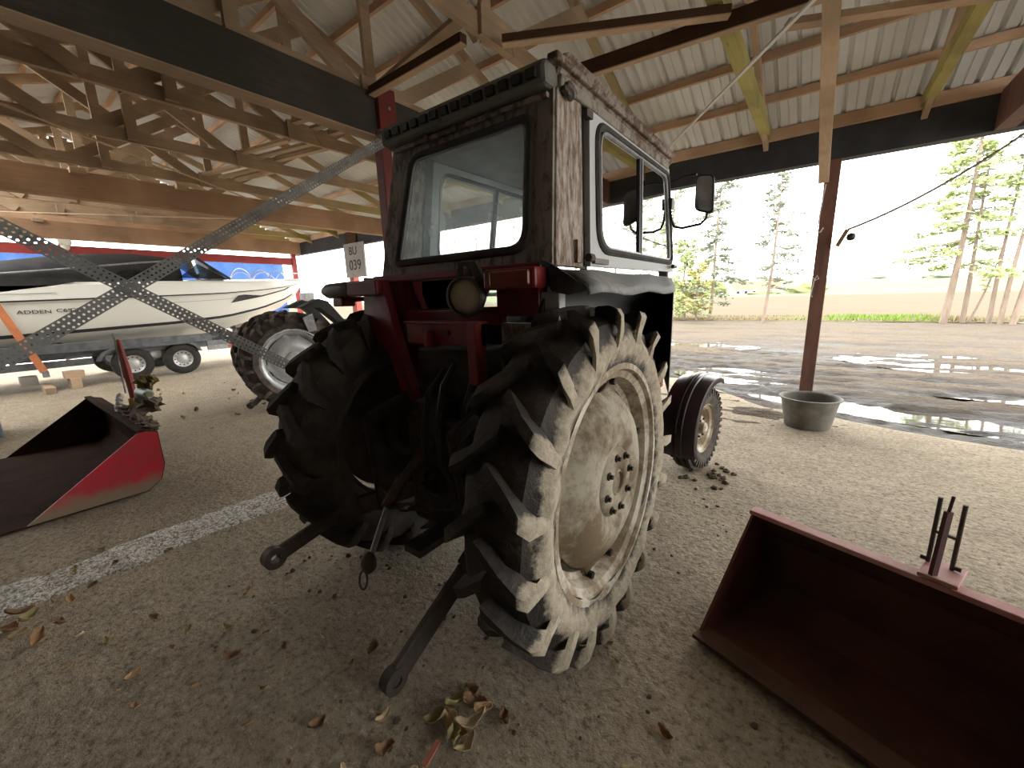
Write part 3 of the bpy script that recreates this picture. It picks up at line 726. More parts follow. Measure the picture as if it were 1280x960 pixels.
# left inner mudguard stay, deep red, tapering downwards
M().prism([(-.62,-.20,1.72),(-.45,-.20,1.70),(-.36,-.22,1.46),(-.17,-.25,1.02),(-.30,-.25,1.10),(-.42,-.22,1.30),(-.66,-.2,1.44)],(0,.05,0)).build('mudguard_stay',m_red,tr,bevel=.006)
M().prism([(-.62,-.085,1.72),(-.38,-.085,1.70),(-.31,-.09,1.50),(-.20,-.12,1.0),(-.36,-.12,1.1),(-.5,-.1,1.3),(-.66,-.09,1.44)],(0,.03,0)).build('rear_panel',m_red,tr,bevel=.004)
M().prism([(-.74,-.12,1.52),(-.60,-.13,1.52),(-.55,-.16,1.30),(-.64,-.14,1.34)],(0,.03,0)).build('mudguard_lip',m_red,tr,bevel=.004)
M().bx(.32,.50,-.14,-.08,1.18,1.47).build('bracket_upright',m_cab,tr,bevel=.01)
M().bx(.50,.62,-.12,-.07,1.32,1.60).build('bracket_plate',m_door,tr,bevel=.006)
# lamp arms
def lamp_arm(x0,x1,m1):
    a=M(); a.bx(min(x0,x1),max(x0,x1),-.24,-.15,1.615,1.70); return a.build('lamp_arm',m1,tr,bevel=.012)
la=lamp_arm(-.45,-.74,m_red)
tl=M(); tl.lathe([(-.33,0),(-.32,.025),(-.26,.046),(-.02,.05),(0,.045)],18,(-.74,-.195,1.655)); tl.build('tail_lamp',mat('lamp_housing',(.05,.03,.025),(.09,.05,.04),.5,0,10),la,smooth=True)
M().bx(-.90,-.80,-.24,-.15,1.56,1.61).build('lamp_bracket',m_red,la,bevel=.008)
la=lamp_arm(.31,.58,m_red); M().bx(.36,.56,-.262,-.238,1.625,1.69).build('lamp_lens',mat('dull_red_lens',(.20,.03,.015),(.13,.025,.015),.35,0,6),la,bevel=.01)
# work light
wl=empty('work_light',(.17,-.2,1.59)); wl.parent=tr
sp=M().lathe([(-.02,.086),(.0,.092),(.03,.088),(.09,.065),(.12,.04),(.125,0)],28,(0,0,0),'y')
spo=sp.build('lamp_body',m_black,wl,smooth=True)
M().lathe([(-.03,0),(-.028,.03),(-.02,.06),(-.008,.080)],28,(0,0,0),'y').build('lamp_lens',mat('dirty_lens',(.52,.44,.32),(.38,.31,.22),.35,0,6),spo,smooth=True)
M().lathe([(-.02,.080),(-.03,.086),(-.02,.094),(.01,.094)],28,(0,0,0),'y').build('lamp_rim',m_steel,spo,smooth=True)
br=M(); br.prism([(-.055,.01,.07),(-.03,.01,.135),(-.015,.01,.15),(-.015,.01,.115),(-.02,.01,.08)],(0,.02,0)); br.prism([(.03,.01,.07),(.03,.01,.135),(.015,.01,.15),(.015,.01,.115),(.0,.01,.08)],(0,.02,0)); br.bx(-.03,.06,.01,.05,.135,.155); br.prism([(.03,.01,.135),(.06,.01,.155),(.11,.01,.03),(.08,.01,-.02)],(0,.03,0))
br.build('lamp_bracket',m_steel,spo); wl.rotation_euler=(.12,0,.25)
# red hitch bracket
r=M(); r.bx(-.20,.30,-.26,-.22,1.37,1.475); r.bx(.245,.30,-.29,-.22,1.20,1.475); r.bx(-.2,.3,-.28,-.2,1.47,1.482); r.bx(-.03,.0,-.30,-.22,1.36,1.44);
hb=r.build('hitch_bracket',mat('bright_red',(.21,.018,.012),(.14,.015,.012),.5,0,8),tr,bevel=.006)
for x in(-.06,.10): M().lathe([(-.266,.014),(-.255,.014)],10,(x,0,1.43),'y',cap=True).build('bolt_hole',m_black,hb)
# lift cover, spool valves, lift arms, hoses
r=M(); r.bx(-.2,.2,-.20,.3,1.0,1.34); r.bx(-.10,.10,-.33,-.2,.9,1.1); r.lathe([(-.34,.06),(-.3,.11),(-.25,.12)],20,(0,0,.68),'y'); r.lathe([(-.42,.022),(-.3,.022)],12,(0,0,.68),'y',cap=True)
r.build('hydraulic_lift',m_grime,tr,bevel=.015,smooth=True)
for s in(-1,1):
    M().bar((s*.24,-.05,1.12),(s*.30,-.48,1.0),.04,.07).build('lift_arm',m_grime,tr,bevel=.01)
hs=mat('hose',(.02,.02,.02),None,.5)
for a in([(.12,-.25,1.28),(.15,-.36,1.2),(.13,-.40,1.0),(.10,-.36,.8),(.14,-.3,.66)],[(.05,-.25,1.25),(.07,-.38,1.16),(.06,-.42,.98),(.02,-.38,.82)],[(.2,-.22,1.2),(.24,-.32,1.1),(.22,-.34,.9),(.18,-.28,.75)]): M().tube(a,.014,8).build('hydraulic_hose',hs,tr,smooth=True)
# lower links
def link(p,q,tip,wd=.11,name='lower_link'):
    p=V(p);q=V(q);t=V(tip)
    o=M().bar(p,q,.034,wd).bar(q,t,.034,wd*.72); 
    k=o.build(name,m_steel,tr,bevel=.008)
    d=(t-q).normalized()
    b=M().lathe([(-.024,.024),(-.024,.055),(.024,.055),(.024,.024),(-.024,.024)],22,(0,0,0)); bo=b.build('ball_end',m_steel,k,smooth=True,loc=t+d*.03)
    return k
link((-.28,-.10,.52),(-.62,-.50,.40),(-.60,-.86,.34))
rl_=link((.27,-.05,.56),(.262,-.40,.33),(.245,-.80,.09),.14)
M().blob((.245,-.826,.075),(.02,.034,.034),2,.05).build('link_ball',m_steel,rl_,smooth=True)
# top link hanging
k=M(); k.tube([(-.02,-.27,.92),(-.02,-.40,.82)],.03,10); k.tube([(-.02,-.40,.82),(-.02,-.53,.735)],.022,10); k.tube([(-.02,-.50,.755),(-.02,-.60,.655)],.03,10)
tlk=k.build('top_link',mat('rusty_link',(.10,.055,.035),(.05,.035,.03),.6,.3,20,bump=.4),tr,smooth=True)
M().tube([(-.02,-.60,.655),(-.02,-.70,.475)],.013,8).build('threaded_rod',m_zinc,tlk,smooth=True)
M().blob((-.02,-.72,.44),(.035,.035,.055),4,.1).build('ball_end',m_steel,tlk,smooth=True)
M().tube([(-.02+.028*math.cos(2*PI*i/20),-.755+.01*math.sin(2*PI*i/20),.375+.04*math.sin(2*PI*i/20)) for i in range(20)],.005,6,True).build('ring',m_steel,tlk,smooth=True)
M().bar((-.02,-.55,.69),(-.14,-.52,.70),.05,.02).build('handle',m_steel,tlk)
# check chain of ring links
p=V((-.01,-.59,.665)); q=V((.27,-.26,.64)); nL=9
for i in range(nL):
    c=p.lerp(q,(i+.5)/nL)-V((0,0,.03*4*((i+.5)/nL)*(1-(i+.5)/nL))); d=(q-p).normalized(); u=V((0,0,1)) if i%2 else d.cross(V((0,0,1)))
    M().tube([c+d*.034*math.cos(2*PI*j/14)+u*.018*math.sin(2*PI*j/14) for j in range(14)],.007,6,True).build('chain_link',m_steel,tr,smooth=True)
for s in(-1,1): M().tube([(s*.30,-.48,1.0),(s*.34,-.42,.47)],.016,8).build('lift_rod',m_grime,tr,smooth=True)
M().bx(-.06,.06,-.5,.1,.36,.40).build('drawbar',m_steel,tr,bevel=.005)
# door mirror
mi=M().tube([(.56,1.50,2.33),(.66,1.5,2.352),(.74,1.48,2.345)],.008,6).tube([(.57,1.50,2.17),(.585,1.5,2.08),(.605,1.5,2.035),(.66,1.5,2.02),(.78,1.49,2.03),(.815,1.48,2.06),(.82,1.47,2.10)],.009,6).box((.572,1.5,2.19),(.035,.05,.07)).build('mirror_arm',m_black,tr,smooth=True)
m,lp=quadframe([(.745,0,2.115),(.865,0,2.075),(.855,0,2.32),(.745,0,2.335)],[(.745,0,2.115),(.865,0,2.075),(.855,0,2.32),(.745,0,2.335)],.035)
mm=M().prism([(p.x,1.44,p.z) for p in lp],(0,.035,0)); mo=mm.build('mirror_housing',m_black,mi,bevel=.006)
cc=V((.803,0,2.21))
M().prism([((p.x-cc.x)*.86+cc.x,1.435,(p.z-cc.z)*.9+cc.z) for p in lp],(0,.006,0)).build('mirror_glass',mat('mirror_glass',(.45,.47,.48),None,.12,.9),mo)

# ------------------------------------------------------------------ second tractor beyond
t2=empty('tractor',(-6.56-.54*math.cos(.27),2.98+.54*math.sin(.27),0),-.27); tag(t2,'second tractor parked beyond the red one, with a silver rear wheel','tractor')
m_t2=mat('dark_tractor_paint',(.014,.014,.014),(.025,.024,.022),.6,0,5)
m_tyre2=mat('dusty_tyre',(.05,.04,.034),(.13,.10,.08),.85,0,7,bump=.3)
rear_wheel(t2,(.54,0,.735),.745,.47,.22,1,m_silver,m_silver,m_tyre2,19,False)
rear_wheel(t2,(-.54,0,.735),.745,.47,.22,-1,m_silver,m_silver,m_tyre2,19,False)
b=M(); b.bx(-.2,.2,-.35,2.3,.45,1.0); b.bx(-.26,.26,1.0,2.6,.9,1.30); b.build('body',m_t2,t2,bevel=.03)
for s in(-1,1):
    M().prism([(s*.42,.12,1.52),(s*.42,.42,1.66),(s*.42,.55,1.62),(s*.42,.86,1.2),(s*.42,.80,1.15),(s*.42,.42,1.52)],(s*.38,0,0)).build('mudguard',m_t2,t2,bevel=.01)
    M().prism([(s*.80,.16,1.38),(s*.80,.30,1.44),(s*.80,.34,1.18),(s*.80,.22,1.16)],(s*.03,0,0)).build('mudguard_stay',m_zinc,t2)
    if s>0: M().bar((s*.3,-.1,.5),(s*.52,-.62,.12),.03,.08).tube([(s*.52,-.64,.12),(s*.56,-.68,.10)],.05).build('lower_link',m_steel,t2)
    o=M().lathe([(-.09,.2),(-.1,.3),(-.07,.36),(.07,.36),(.1,.3),(.09,.2),(.02,.15),(.02,0)],36).build('front_wheel',m_rubber,t2,smooth=True,loc=(s*.62,2.15,.36))
M().bx(-.2,.2,.1,.5,1.1,1.2).bx(-.2,.2,.0,.08,1.15,1.5).build('seat',m_black,t2,bevel=.03)

# ------------------------------------------------------------------ boat on trailer
BX=-13.6
boat=empty('motor_boat',(BX,0,0)); tag(boat,'white motor boat with black cockpit hood standing on a trailer','boat')
ST=[(-1.6,.70,1.05,2.05,1.16),(0,.68,1.08,2.12,1.2),(1.6,.70,1.14,2.17,1.2),(3.0,.76,1.20,2.21,1.17),(4.2,.92,1.30,2.24,1.05),(5.2,1.18,1.50,2.27,.80),(6.0,1.50,1.75,2.29,.46),(6.5,1.85,1.98,2.31,.16),(6.72,2.15,2.2,2.32,.02)]
hv=[];hf=[]
KP=11
for y,kz,cz,sz,hw in ST:
    row=[(0,kz),(hw*.5,kz+(cz-kz)*.55),(hw*.88,cz),(hw*.90,cz+.03),(hw*.955,cz+(sz-cz)*.4),(hw*.97,cz+(sz-cz)*.62),(hw*1.0,cz+(sz-cz)*.66),(hw,sz-.05),(hw*.96,sz),(hw*.8,sz+.02),(0,sz+.08)]
    hv+=[(x,y,z) for x,z in row]
    
m=M(); n=len(ST)
for sgn in(1,-1):
    m.add([(sgn*x,y,z) for x,y,z in hv],[(i*KP+k,(i+1)*KP+k,(i+1)*KP+k+1,i*KP+k+1) for i in range(n-1) for k in range(KP-1)])
    m.add([(sgn*x,y,z) for x,y,z in hv[:KP]],[tuple(range(KP))])
hull=m.build('hull',m_white,boat,smooth=True,angle=30)
def hull_pt(y,f,out=.012):
    for (a,b) in zip(ST,ST[1:]):
        if a[0]<=y<=b[0]:
            t=(y-a[0])/(b[0]-a[0]); cz=a[2]+(b[2]-a[2])*t; sz=a[3]+(b[3]-a[3])*t; hw=a[4]+(b[4]-a[4])*t
            x=hw*(.90+.055*f/.4 if f<.4 else .955+.015*(f-.4)/.22 if f<.62 else 1.0)
            return V((x+out,y,cz+(sz-cz)*f))
def stripe(name,f0,f1,y0,y1,mt,out=.010):
    g=M().grid(lambda u,v:hull_pt(y0+(y1-y0)*u,f0+(f1-f0)*v,out),24,2); return g.build(name,mt,hull,solid=.006)
stripe('boot_stripe',.0,.065,-1.5,6.3,m_black); stripe('rubbing_strake',.655,.685,-1.5,6.6,m_black,.012); stripe('style_line',.50,.508,2.6,5.0,m_grey); stripe('style_line',.80,.81,-1.5,1.2,m_grey)
wn=M(); q=[hull_pt(4.35,.38),hull_pt(4.55,.56),hull_pt(6.25,.60),hull_pt(6.0,.50),hull_pt(5.2,.43)]; wn.prism([V(p) for p in q],(.012,0,0)); wn.build('hull_window',m_black,hull)
for s_,y_ in (('ADDEN',.85),('C65',1.255),('CRU',1.475)): text(s_,.10,m_ink,'lettering',hull,hull_pt(y_,.46,.016),(PI/2,0,PI/2),.003,1.35)
# cockpit hood and windscreen
def hood(u,v):
    y=-1.5+4.9*u; a=PI*v; zt=[2.36,2.42,2.5,2.62,2.76,2.86,2.90,2.84][min(7,int(u*7))]
    k=u*7-int(u*7); zz=[2.36,2.42,2.5,2.62,2.76,2.86,2.90,2.84,2.84]; zt=zz[int(u*7)]*(1-k)+zz[min(8,int(u*7)+1)]*k
    w_=1.12-.18*u; return (w_*math.cos(a)*(1 if abs(math.cos(a))<.8 else 1),y,2.12+(zt-2.12)*math.sin(a)**.55)
m_hood=mat('black_canvas',(.015,.015,.016),(.03,.03,.03),.75,0,4)
M().grid(hood,21,16).build('cockpit_hood',m_hood,boat,smooth=True,solid=.01)
M().prism([(1.17,-1.5,2.24),(1.17,1.0,2.26),(1.17,1.7,2.22),(1.17,1.2,2.10),(1.17,.4,1.96),(1.17,-.2,1.9),(1.17,-1.5,1.86)],(.03,0,0)).build('hood_skirt',m_hood,boat)
M().tube([(1.14,.4,2.30),(1.1,1.5,2.45),(1.05,2.6,2.62),(.98,3.6,2.74)],.02,8).build('hood_rail',m_zinc,boat,smooth=True)
ws=M(); ws.prism([(1.09,1.9,2.30),(1.02,2.4,2.46),(1.0,3.1,2.48),(1.06,3.0,2.28)],(.012,0,0)); ws.build('side_window',m_bglass,boat)
M().prism([(1.0,3.3,2.30),(.93,3.75,2.66),(.98,4.32,2.30)],(.012,0,0)).build('side_window',m_bglass,boat)
M().prism([(.98,4.35,2.28),(.9,3.75,2.78),(-.9,3.75,2.78),(-.98,4.35,2.28)],(0,.012,.004)).build('windscreen',m_bglass,boat)
for s in(1,-1): M().bar((s*.98,4.42,2.29),(s*.90,3.70,2.84),.05,.05).build('windscreen_frame',m_black,boat)
M().bar((-.9,3.72,2.83),(.9,3.72,2.83),.05,.05).build('windscreen_frame',m_black,boat)
# bow rail with hoops
rl=M()
def rp_(y,x): return 
for s in(1,-1):
    pts=[]
    for i in range(40):
        y=4.45+2.2*i/39; hw=hull_pt(min(y,6.7),.9,0).x*.9; pts.append((s*hw,y,2.33+.26*abs(math.sin((y-4.45)/.56*PI))**.6 if y<6.2 else 2.55))
    rl.tube(pts,.014,6)
rl.build('bow_rail',mat('polished_steel',(.75,.75,.75),None,.25,.6),boat,smooth=True)
# trailer
trl=empty('boat_trailer',(BX,0,0)); tag(trl,'galvanised twin axle boat trailer under the white boat','trailer')
m_tr=mat('trailer_grey',(.16,.17,.18),(.10,.105,.11),.5,.3,6)
f=M()
for s in(1,-1):
    f.bx(s*1.0-.05,s*1.0+.05,-1.6,3.6,.60,.74); f.bx(s*.6-.06,s*.6+.06,-1.6,4.6,.80,.90); f.bx(s*1.15-.04,s*1.15+.04,-1.6,3.7,.74,.93)
    f.bar((s*1.0,3.6,.67),(0,6.9,.55),.10,.14)
for y in(-1.4,.4,2.0,3.4,4.6): f.bx(-1.0,1.0,y-.05,y+.05,.62,.72)
f.bx(-.06,.06,4,7.4,.5,.64)
f.build('frame',m_tr,trl,bevel=.01)
for s in(1,-1):
    for y in(2.12,3.03):
        o=M().lathe([(.07,.22),(.085,.20),(.06,.18),(.03,.12),(.05,.09),(.05,0)],36).build('wheel',m_silver,trl,smooth=True,loc=(s*1.13,y,.365),)
        for v in o.data.vertices: v.co.x*=s
        M().lathe([(-.09,.2),(-.105,.25),(-.10,.32),(-.07,.365),(.07,.365),(.10,.32),(.105,.25),(.09,.2)],48).build('tyre',m_rubber,o,smooth=True)
        for k in range(12):
            a=2*PI*k/12; M().box((s*.052,.155*math.cos(a),.155*math.sin(a)),(.012,.03,.022),Matrix.Rotation(a,3,'X')).build('rim_slot',m_black,o)
    pr=[(s*1.0,1.55,.50),(s*1.0,1.62,.66),(s*1.0,1.78,.76),(s*1.0,3.2,.78),(s*1.0,3.36,.68),(s*1.0,3.44,.52),(s*1.0,3.38,.52),(s*1.0,3.30,.65),(s*1.0,3.17,.73),(s*1.0,1.80,.72),(s*1.0,1.67,.63),(s*1.0,1.60,.5)]
    M().prism(pr,(s*.26,0,0)).build('mudguard',m_tr,trl)
    for y in(.5,1.1,4.0,4.5,4.9): M().lathe([(-.06,0),(-.06,.06),(.06,.06),(.06,0)],14,(s*.85,y,.88 if y<4 else .95)).build('keel_roller',m_rubber,trl)
    M().bar((s*1.12,.2,.52),(s*1.12,1.5,.52),.05,.14).bar((s*1.12,1.1,.62),(s*1.12,1.5,.64),.04,.05).build('side_bar',m_tr,trl)
    lb=M().bx(s*1.1-.03,s*1.1+.03,3.6,5.0,.50,.62).build('light_board',m_zinc,trl); M().bx(s*1.132-.006,s*1.132+.006,4.05,4.3,.53,.6).build('reflector',mat('orange_red',(.6,.08,.04),None,.4),lb)
wp=M(); wp.bar((0,6.9,.6),(0,6.9,1.85),.10,.10); wp.bx(-.18,.18,6.75,7.05,1.7,1.95); wp.build('winch_post',m_grey,trl,bevel=.01)
os_=tag(M().bar((-12.35,.36,1.86),(-12.33,.76,.40),.12,.005,(1,0,0)).build('ratchet_strap',mat('orange_webbing',(.62,.22,.09),(.5,.18,.08),.8),bevel=0),'orange ratchet strap tying the boat stern to the trailer','strap')
M().box((-12.33,.77,.36),(.04,.10,.13)).build('buckle',m_zinc,os_,bevel=.01)
for x,y,sx,sy,z0,z1,l in ((-12.5,1.15,.5,.16,0,.22,'pale wood block on the ground under the trailer'),(-12.3,.75,.9,.14,.0,.13,'dark timber lying on the ground beside the trailer'),(-12.45,1.16,.28,.3,.22,.36,'short wood block stacked on the pale one under the trailer'),(-12.9,.55,.3,.25,.12,.3,'white plastic box on the timber beside the trailer')):
    tag(M().bx(x-sx/2,x+sx/2,y-sy/2,y+sy/2,z0,z1).build('timber_block' if 'box' not in l else 'plastic_box',mat('white_plastic',(.6,.6,.58),None,.5) if 'box' in l else m_old if 'dark' in l else m_plank,bevel=.008),l,'block' if 'box' not in l else 'box')

# blue covered stack behind the boat
bc=empty('curtain_trailer',(-20,2.5,0)); tag(bc,'blue curtain sided trailer behind the boat','trailer')
m_blue=mat('blue_tarpaulin',(.035,.11,.34),(.025,.08,.27),.5,0,1.5)
cv=M().grid(lambda u,v:(.05*math.sin(u*110)+.03*nz(u*20,v*3),-5.5+u*12.2,.9+v*2.5),160,6)
cv.build('curtain',m_blue,bc,smooth=True)
M().bx(-2.5,-.05,-5.5,6.7,.9,3.42).build('body',m_blue,bc)
bd2=M(); bd2.bx(-2.5,0,-5.5,6.7,.7,.9)
bd2.build('chassis',m_steel,bc)
for y in(-4.2,-3.2,-2.2,4.8):
    M().lathe([(-.15,.2),(-.15,.45),(.15,.45),(.15,.2),(.1,0)],24,(-.2,y,.45)).build('wheel',m_rubber,bc)
M().bx(.06,.075,-1.2,.45,2.92,3.2).build('printed_panel',mat('print_red',(.62,.10,.12),(.7,.5,.5),.6,0,3),bc)
ey=M()
for i in range(60): ey.bx(.02,.07,-5.4+i*.2,-5.33+i*.2,3.38,3.44)
ey.build('lacing',m_white,bc)

# ------------------------------------------------------------------ buckets
def bucket(name,prof,width,mats,rim=.014,sprof=None,mrail=None,mfar=None):
    """profile in (depth,z), width along +x (local)"""
    root=empty(name); ms,mi,me_=mats; n=len(prof); sprof=sprof or prof
    m=M(); m.add([(x,d,z) for x in(0,width) for d,z in prof],[(i,i+1,n+i+1,n+i) for i in range(n-1)])
    m.build('shell',mi,root,solid=rim)
    for x in(0,width): 
        M().prism([(x-.006,d,z) for d,z in sprof],(.012,0,0)).build('side_plate',mfar if mfar and x==0 else ms,root)
    M().bar((-.01,prof[0][0]+.02,prof[0][1]+.01),(width+.01,prof[0][0]+.02,prof[0][1]+.01),.10,.018).build('cutting_edge',me_,root)
    d,z=prof[-1]
    M().bar((-.01,d,z),(width+.01,d,z),.06,.022).build('top_rail',mrail or ms,root,bevel=.004)
    return root
m_bin=mat('bucket_rust_inside',(.050,.026,.017),(.024,.015,.011),.9,0,2.6,bump=.5,spec=.08)
m_bout=mat('sky_sheen_red',(.50,.27,.25),(.40,.14,.13),.6,0,4)  # pale pink puts the sky's reflection into the red of rail and plate
def rusty_bottom():
    n=N('bucket_side_red'); z=n.sep()[2]; f=n.noise(7,5,.7)
    k=n.ramp(n.math('ADD',z,n.math('MULTIPLY',n.math('SUBTRACT',f,.5),.22)),.07,.17)
    red=n.mix(n.ramp(n.noise(4,4),.4,.65),(.60,.03,.05),(.45,.05,.06))
    n.col(n.mix(k,(.28,.21,.145),red)); n.bump(f,.15,.004); return n.set(.5,0,.35)
m_bside=rusty_bottom()
lb=bucket('loader_bucket',[(-.42,.008),(0,.015),(.70,.02),(.80,.09),(.84,.22),(.84,.52),(.73,.555)],2.45,(m_bside,m_bin,m_bin),.014,[(0,.02),(.70,.02),(.80,.09),(.84,.22),(.84,.52),(.73,.555)],m_bin,m_bin); lb.location=(-4.57-2.45,-.01,.0)
tag(lb,'red loader bucket on the floor at the left, caked with dirt','bucket')
for i,(dx,dy,r) in enumerate([(2.38,.80,.07),(2.26,.82,.09),(2.12,.80,.08),(1.98,.83,.10),(1.85,.80,.08),(1.70,.84,.10),(1.52,.82,.08),(1.3,.85,.1),(1.05,.83,.07)]):
    tag(M().blob((-4.57-2.45+dx,.0+dy,.55),(r*1.15,r*.7,r*.45),i,.5,8).build('dirt_clod',mat('dirt',(.13,.10,.065),(.08,.06,.04),.95,0,9,bump=.5)),'clod of dirt lying along the back edge of the left bucket','dirt','clods on the left bucket')
# upright stick with wire behind the bucket
sk=M().tube([(-5.60,.92,.0),(-5.72,.92,.50),(-5.83,.93,.95),(-5.93,.93,1.27)],[.03,.03,.036,.018],8).build('red_stake',mat('faded_red',(.30,.04,.03),(.22,.05,.04),.7,0,6),smooth=True)
tag(sk,'red upright stake standing behind the left bucket','stake')
M().tube([(-5.70,.90,.42),(-5.75,.91,.66)],.036,8).build('yellow_base',mat('ochre_paint',(.45,.25,.07),None,.7),sk)
M().tube([(-5.93,.91,1.22),(-5.98,.91,1.28),(-5.94,.9,1.33),(-5.89,.9,1.27),(-5.96,.9,1.05),(-5.9,.89,.7)],.008,6).build('wire',m_zinc,sk)
rg=M()
for i in range(5): rg.blob((-5.90+.03*i,.84-.015*i,.68-.035*i),(.035,.03,.03),i,.4,6)
tag(rg.build('rag',mat('white_cloth',(.62,.60,.56),None,.9),smooth=True),'crumpled white rag at the foot of the red stake','rag')
cn=M().tube([(-5.60,.95,.74),(-5.34,.97,.74)],.045,14).build('can',mat('pale_blue_can',(.46,.58,.58),None,.4),smooth=True); tag(cn,'pale blue can lying on the back edge of the left bucket','can'); M().tube([(-5.35,.97,.74),(-5.31,.97,.74)],.03,12).build('cap',mat('olive',(.25,.28,.16),None,.6),cn)
tag(M().blob((-5.52,1.0,.84),(.13,.07,.06),9,.5,8).build('plant_clump',mat('dead_moss',(.16,.12,.03),(.10,.08,.03),.95,0,8)),'olive brown clump of moss above the pale blue can','moss')
tag(M().blob((-5.45,.98,.62),(.2,.1,.08),3,.5,8).build('dirt_clod',mat('dirt',(.13,.10,.065))),'large clod of dirt under the pale blue can','dirt')

rb=bucket('transport_bucket',[(0,.03),(.02,.01),(.42,.015),(.54,.12),(.55,.36),(.42,.52)],1.30,(mat('bucket_dark_red',(.13,.032,.026),(.08,.03,.022),.65,0,3,bump=.2),mat('bucket_brown_inside',(.105,.045,.034),(.06,.034,.024),.85,0,2.6,bump=.4,spec=.1),mat('edge_rust',(.12,.06,.04),(.08,.045,.03),.7,.2,8)))
rb.location=(-.295,1.755,0); rb.rotation_euler=(0,0,-.34); tag(rb,'red transport bucket with a rusty inside at the lower right','bucket')
for o in rb.children:
    if o.name.startswith('top_rail'): o.data.materials.clear(); o.data.materials.append(m_bout)
M().bx(.585,.69,.39,.54,.535,.55).build('mounting_plate',m_bout,rb,bevel=.003)
fr=M(); fr.tube([(.592,.5,.55),(.592,.5,.815)],.007,8); fr.tube([(.655,.5,.55),(.655,.5,.81)],.007,8); fr.bar((.592,.5,.68),(.655,.5,.675),.012,.010); fr.tube([(.592,.5,.56),(.57,.5,.56)],.008,8); fr.tube([(.655,.5,.56),(.678,.5,.56)],.008,8)
fr.build('bracket_rods',m_steel,rb,smooth=True)
M().bar((.622,.41,.53),(.628,.42,.80),.014,.022).tube([(.628,.42,.80),(.632,.42,.86)],.005,8).build('top_pin',mat('rust_red_rod',(.09,.03,.028),(.05,.03,.03),.6,.2,10),rb)

# ------------------------------------------------------------------ tub at the post
tb=empty('tub',(.02,5.72,0)); tag(tb,'round grey rubber tub in front of the brown front post','tub')
m_tub=mat('grey_rubber_tub',(.12,.115,.098),(.19,.18,.15),.7,0,7,bump=.1)
M().lathe([(.0,0),(.0,.215),(.01,.225),(.30,.278),(.33,.285),(.335,.305),(.352,.305),(.355,.285),(.34,.27),(.30,.265),(.02,.21),(.02,0)],56,(0,0,0),'z').build('body',m_tub,tb,smooth=True)
hk=cord('rope',(.205,7.47,2.36),(1.78,7.56,3.33),.014,mat('rope',(.20,.17,.14),None,.9),'thin rope sagging from the front beam down to a wooden toggle',.10,'rope')
tg=empty('rope_toggle',(.16,7.47,2.25)); tag(tg,'wooden toggle and dark ball hanging on the rope beside the front post','toggle')
M().bar((.04,0,.11),(-.05,0,-.10),.06,.05).build('wooden_peg',wood('peg_wood',(.30,.19,.11),(.2,.12,.07),None,2),tg,bevel=.01); M().blob((.09,.02,.015),.052,1,.12).build('ball',m_black,tg,smooth=True)
ms=mat('white_twine',(.62,.58,.54),None,.9)
tw=M().tube([(-.10,7.52,3.0),(-.13,7.51,2.6),(-.135,7.51,2.38),(-.10,7.5,2.36),(-.07,7.5,2.42)],.008,6).tube([(-.15,7.52,1.78),(-.09,7.51,1.70),(-.05,7.5,1.72),(-.07,7.5,1.77),(-.10,7.5,1.70),(-.12,7.5,1.50),(-.10,7.5,1.46)],.007,6).build('twine',ms,smooth=True); tag(tw,'white twine knotted around the brown front post','twine')
gb=M().bx(-8.9,-8.35,-.5,.03,0,.80).build('grey_cabinet',mat('blue_grey_paint',(.17,.20,.235),(.14,.165,.19),.5,0,3),bevel=.02); tag(gb,'blue grey steel cabinet at the left edge beside the bucket','cabinet'); 
M().bx(-8.35,-8.33,-.08,.0,.05,.78).build('trim',m_grey,gb)

# white gravel strip
def strip_z(u,v):
    y=-1.0+u*3.6; c=-3.50+.02*math.sin(y*3)+.10*max(0,y-.6); w_=.25-.07*u+.05*nz(y*2.5,0,7); x=c+(v-.5)*2*w_*(1+.35*nz(y*3.5,v*5,2))
    e=1-abs(v-.5)*2; return (x,y,floor_z(x,y)+.004+.012*min(1,e*3)+.011*nz(x*16,y*16,1)-(.014 if v in(0,1) else 0)-.004)
n_=N('white_gravel'); f=n_.noise(48,3,.8); n_.col(n_.mix(n_.ramp(f,.40,.58),(.20,.17,.135),(.80,.78,.72))); n_.bump(f,.8,.02); mg_=n_.set(.95,0,.2)
gs=M().grid(strip_z,120,8).build('gravel_strip',mg_,smooth=True,angle=180); tag(gs,'strip of pale gravel running across the floor left of the tractor','gravel',kind='stuff')

# ------------------------------------------------------------------ leaves, mud crumbs
m_leaf=[mat('dry_leaf_tan',(.50,.33,.17),(.36,.22,.11),.8,0,20),mat('dry_leaf_pale',(.58,.46,.29),(.42,.31,.18),.8,0,20),mat('dry_leaf_brown',(.26,.15,.075),(.18,.10,.05),.8,0,20),mat('dry_leaf_olive',(.40,.34,.16),(.30,.25,.11),.8,0,20)]
LV=[]
for k in range(8):
    m=M(); cu=rnd.uniform(.6,1.6); tw_=rnd.uniform(-.8,.8); wv=rnd.uniform(.4,.7)
    def lf(u,v):
        s=u*2-1; w_=wv*.5*math.sin(PI*min(.999,max(.02,u)))**.7*(1+.18*math.sin(u*17+k)); t=(v*2-1)
        a=s*cu; z=.5*(1-math.cos(a))*.5+abs(t)*.22*(1+.5*math.sin(k))+.06*nz(u*3,v*3,k); return (s*.5*math.cos(tw_*u*.5),t*w_+.1*math.sin(s*2+k),z)
    m.grid(lf,10,6); 
    me=m.build('dry_leaf',m_leaf[k%4],smooth=True,angle=180,solid=.02); LV.append(me)
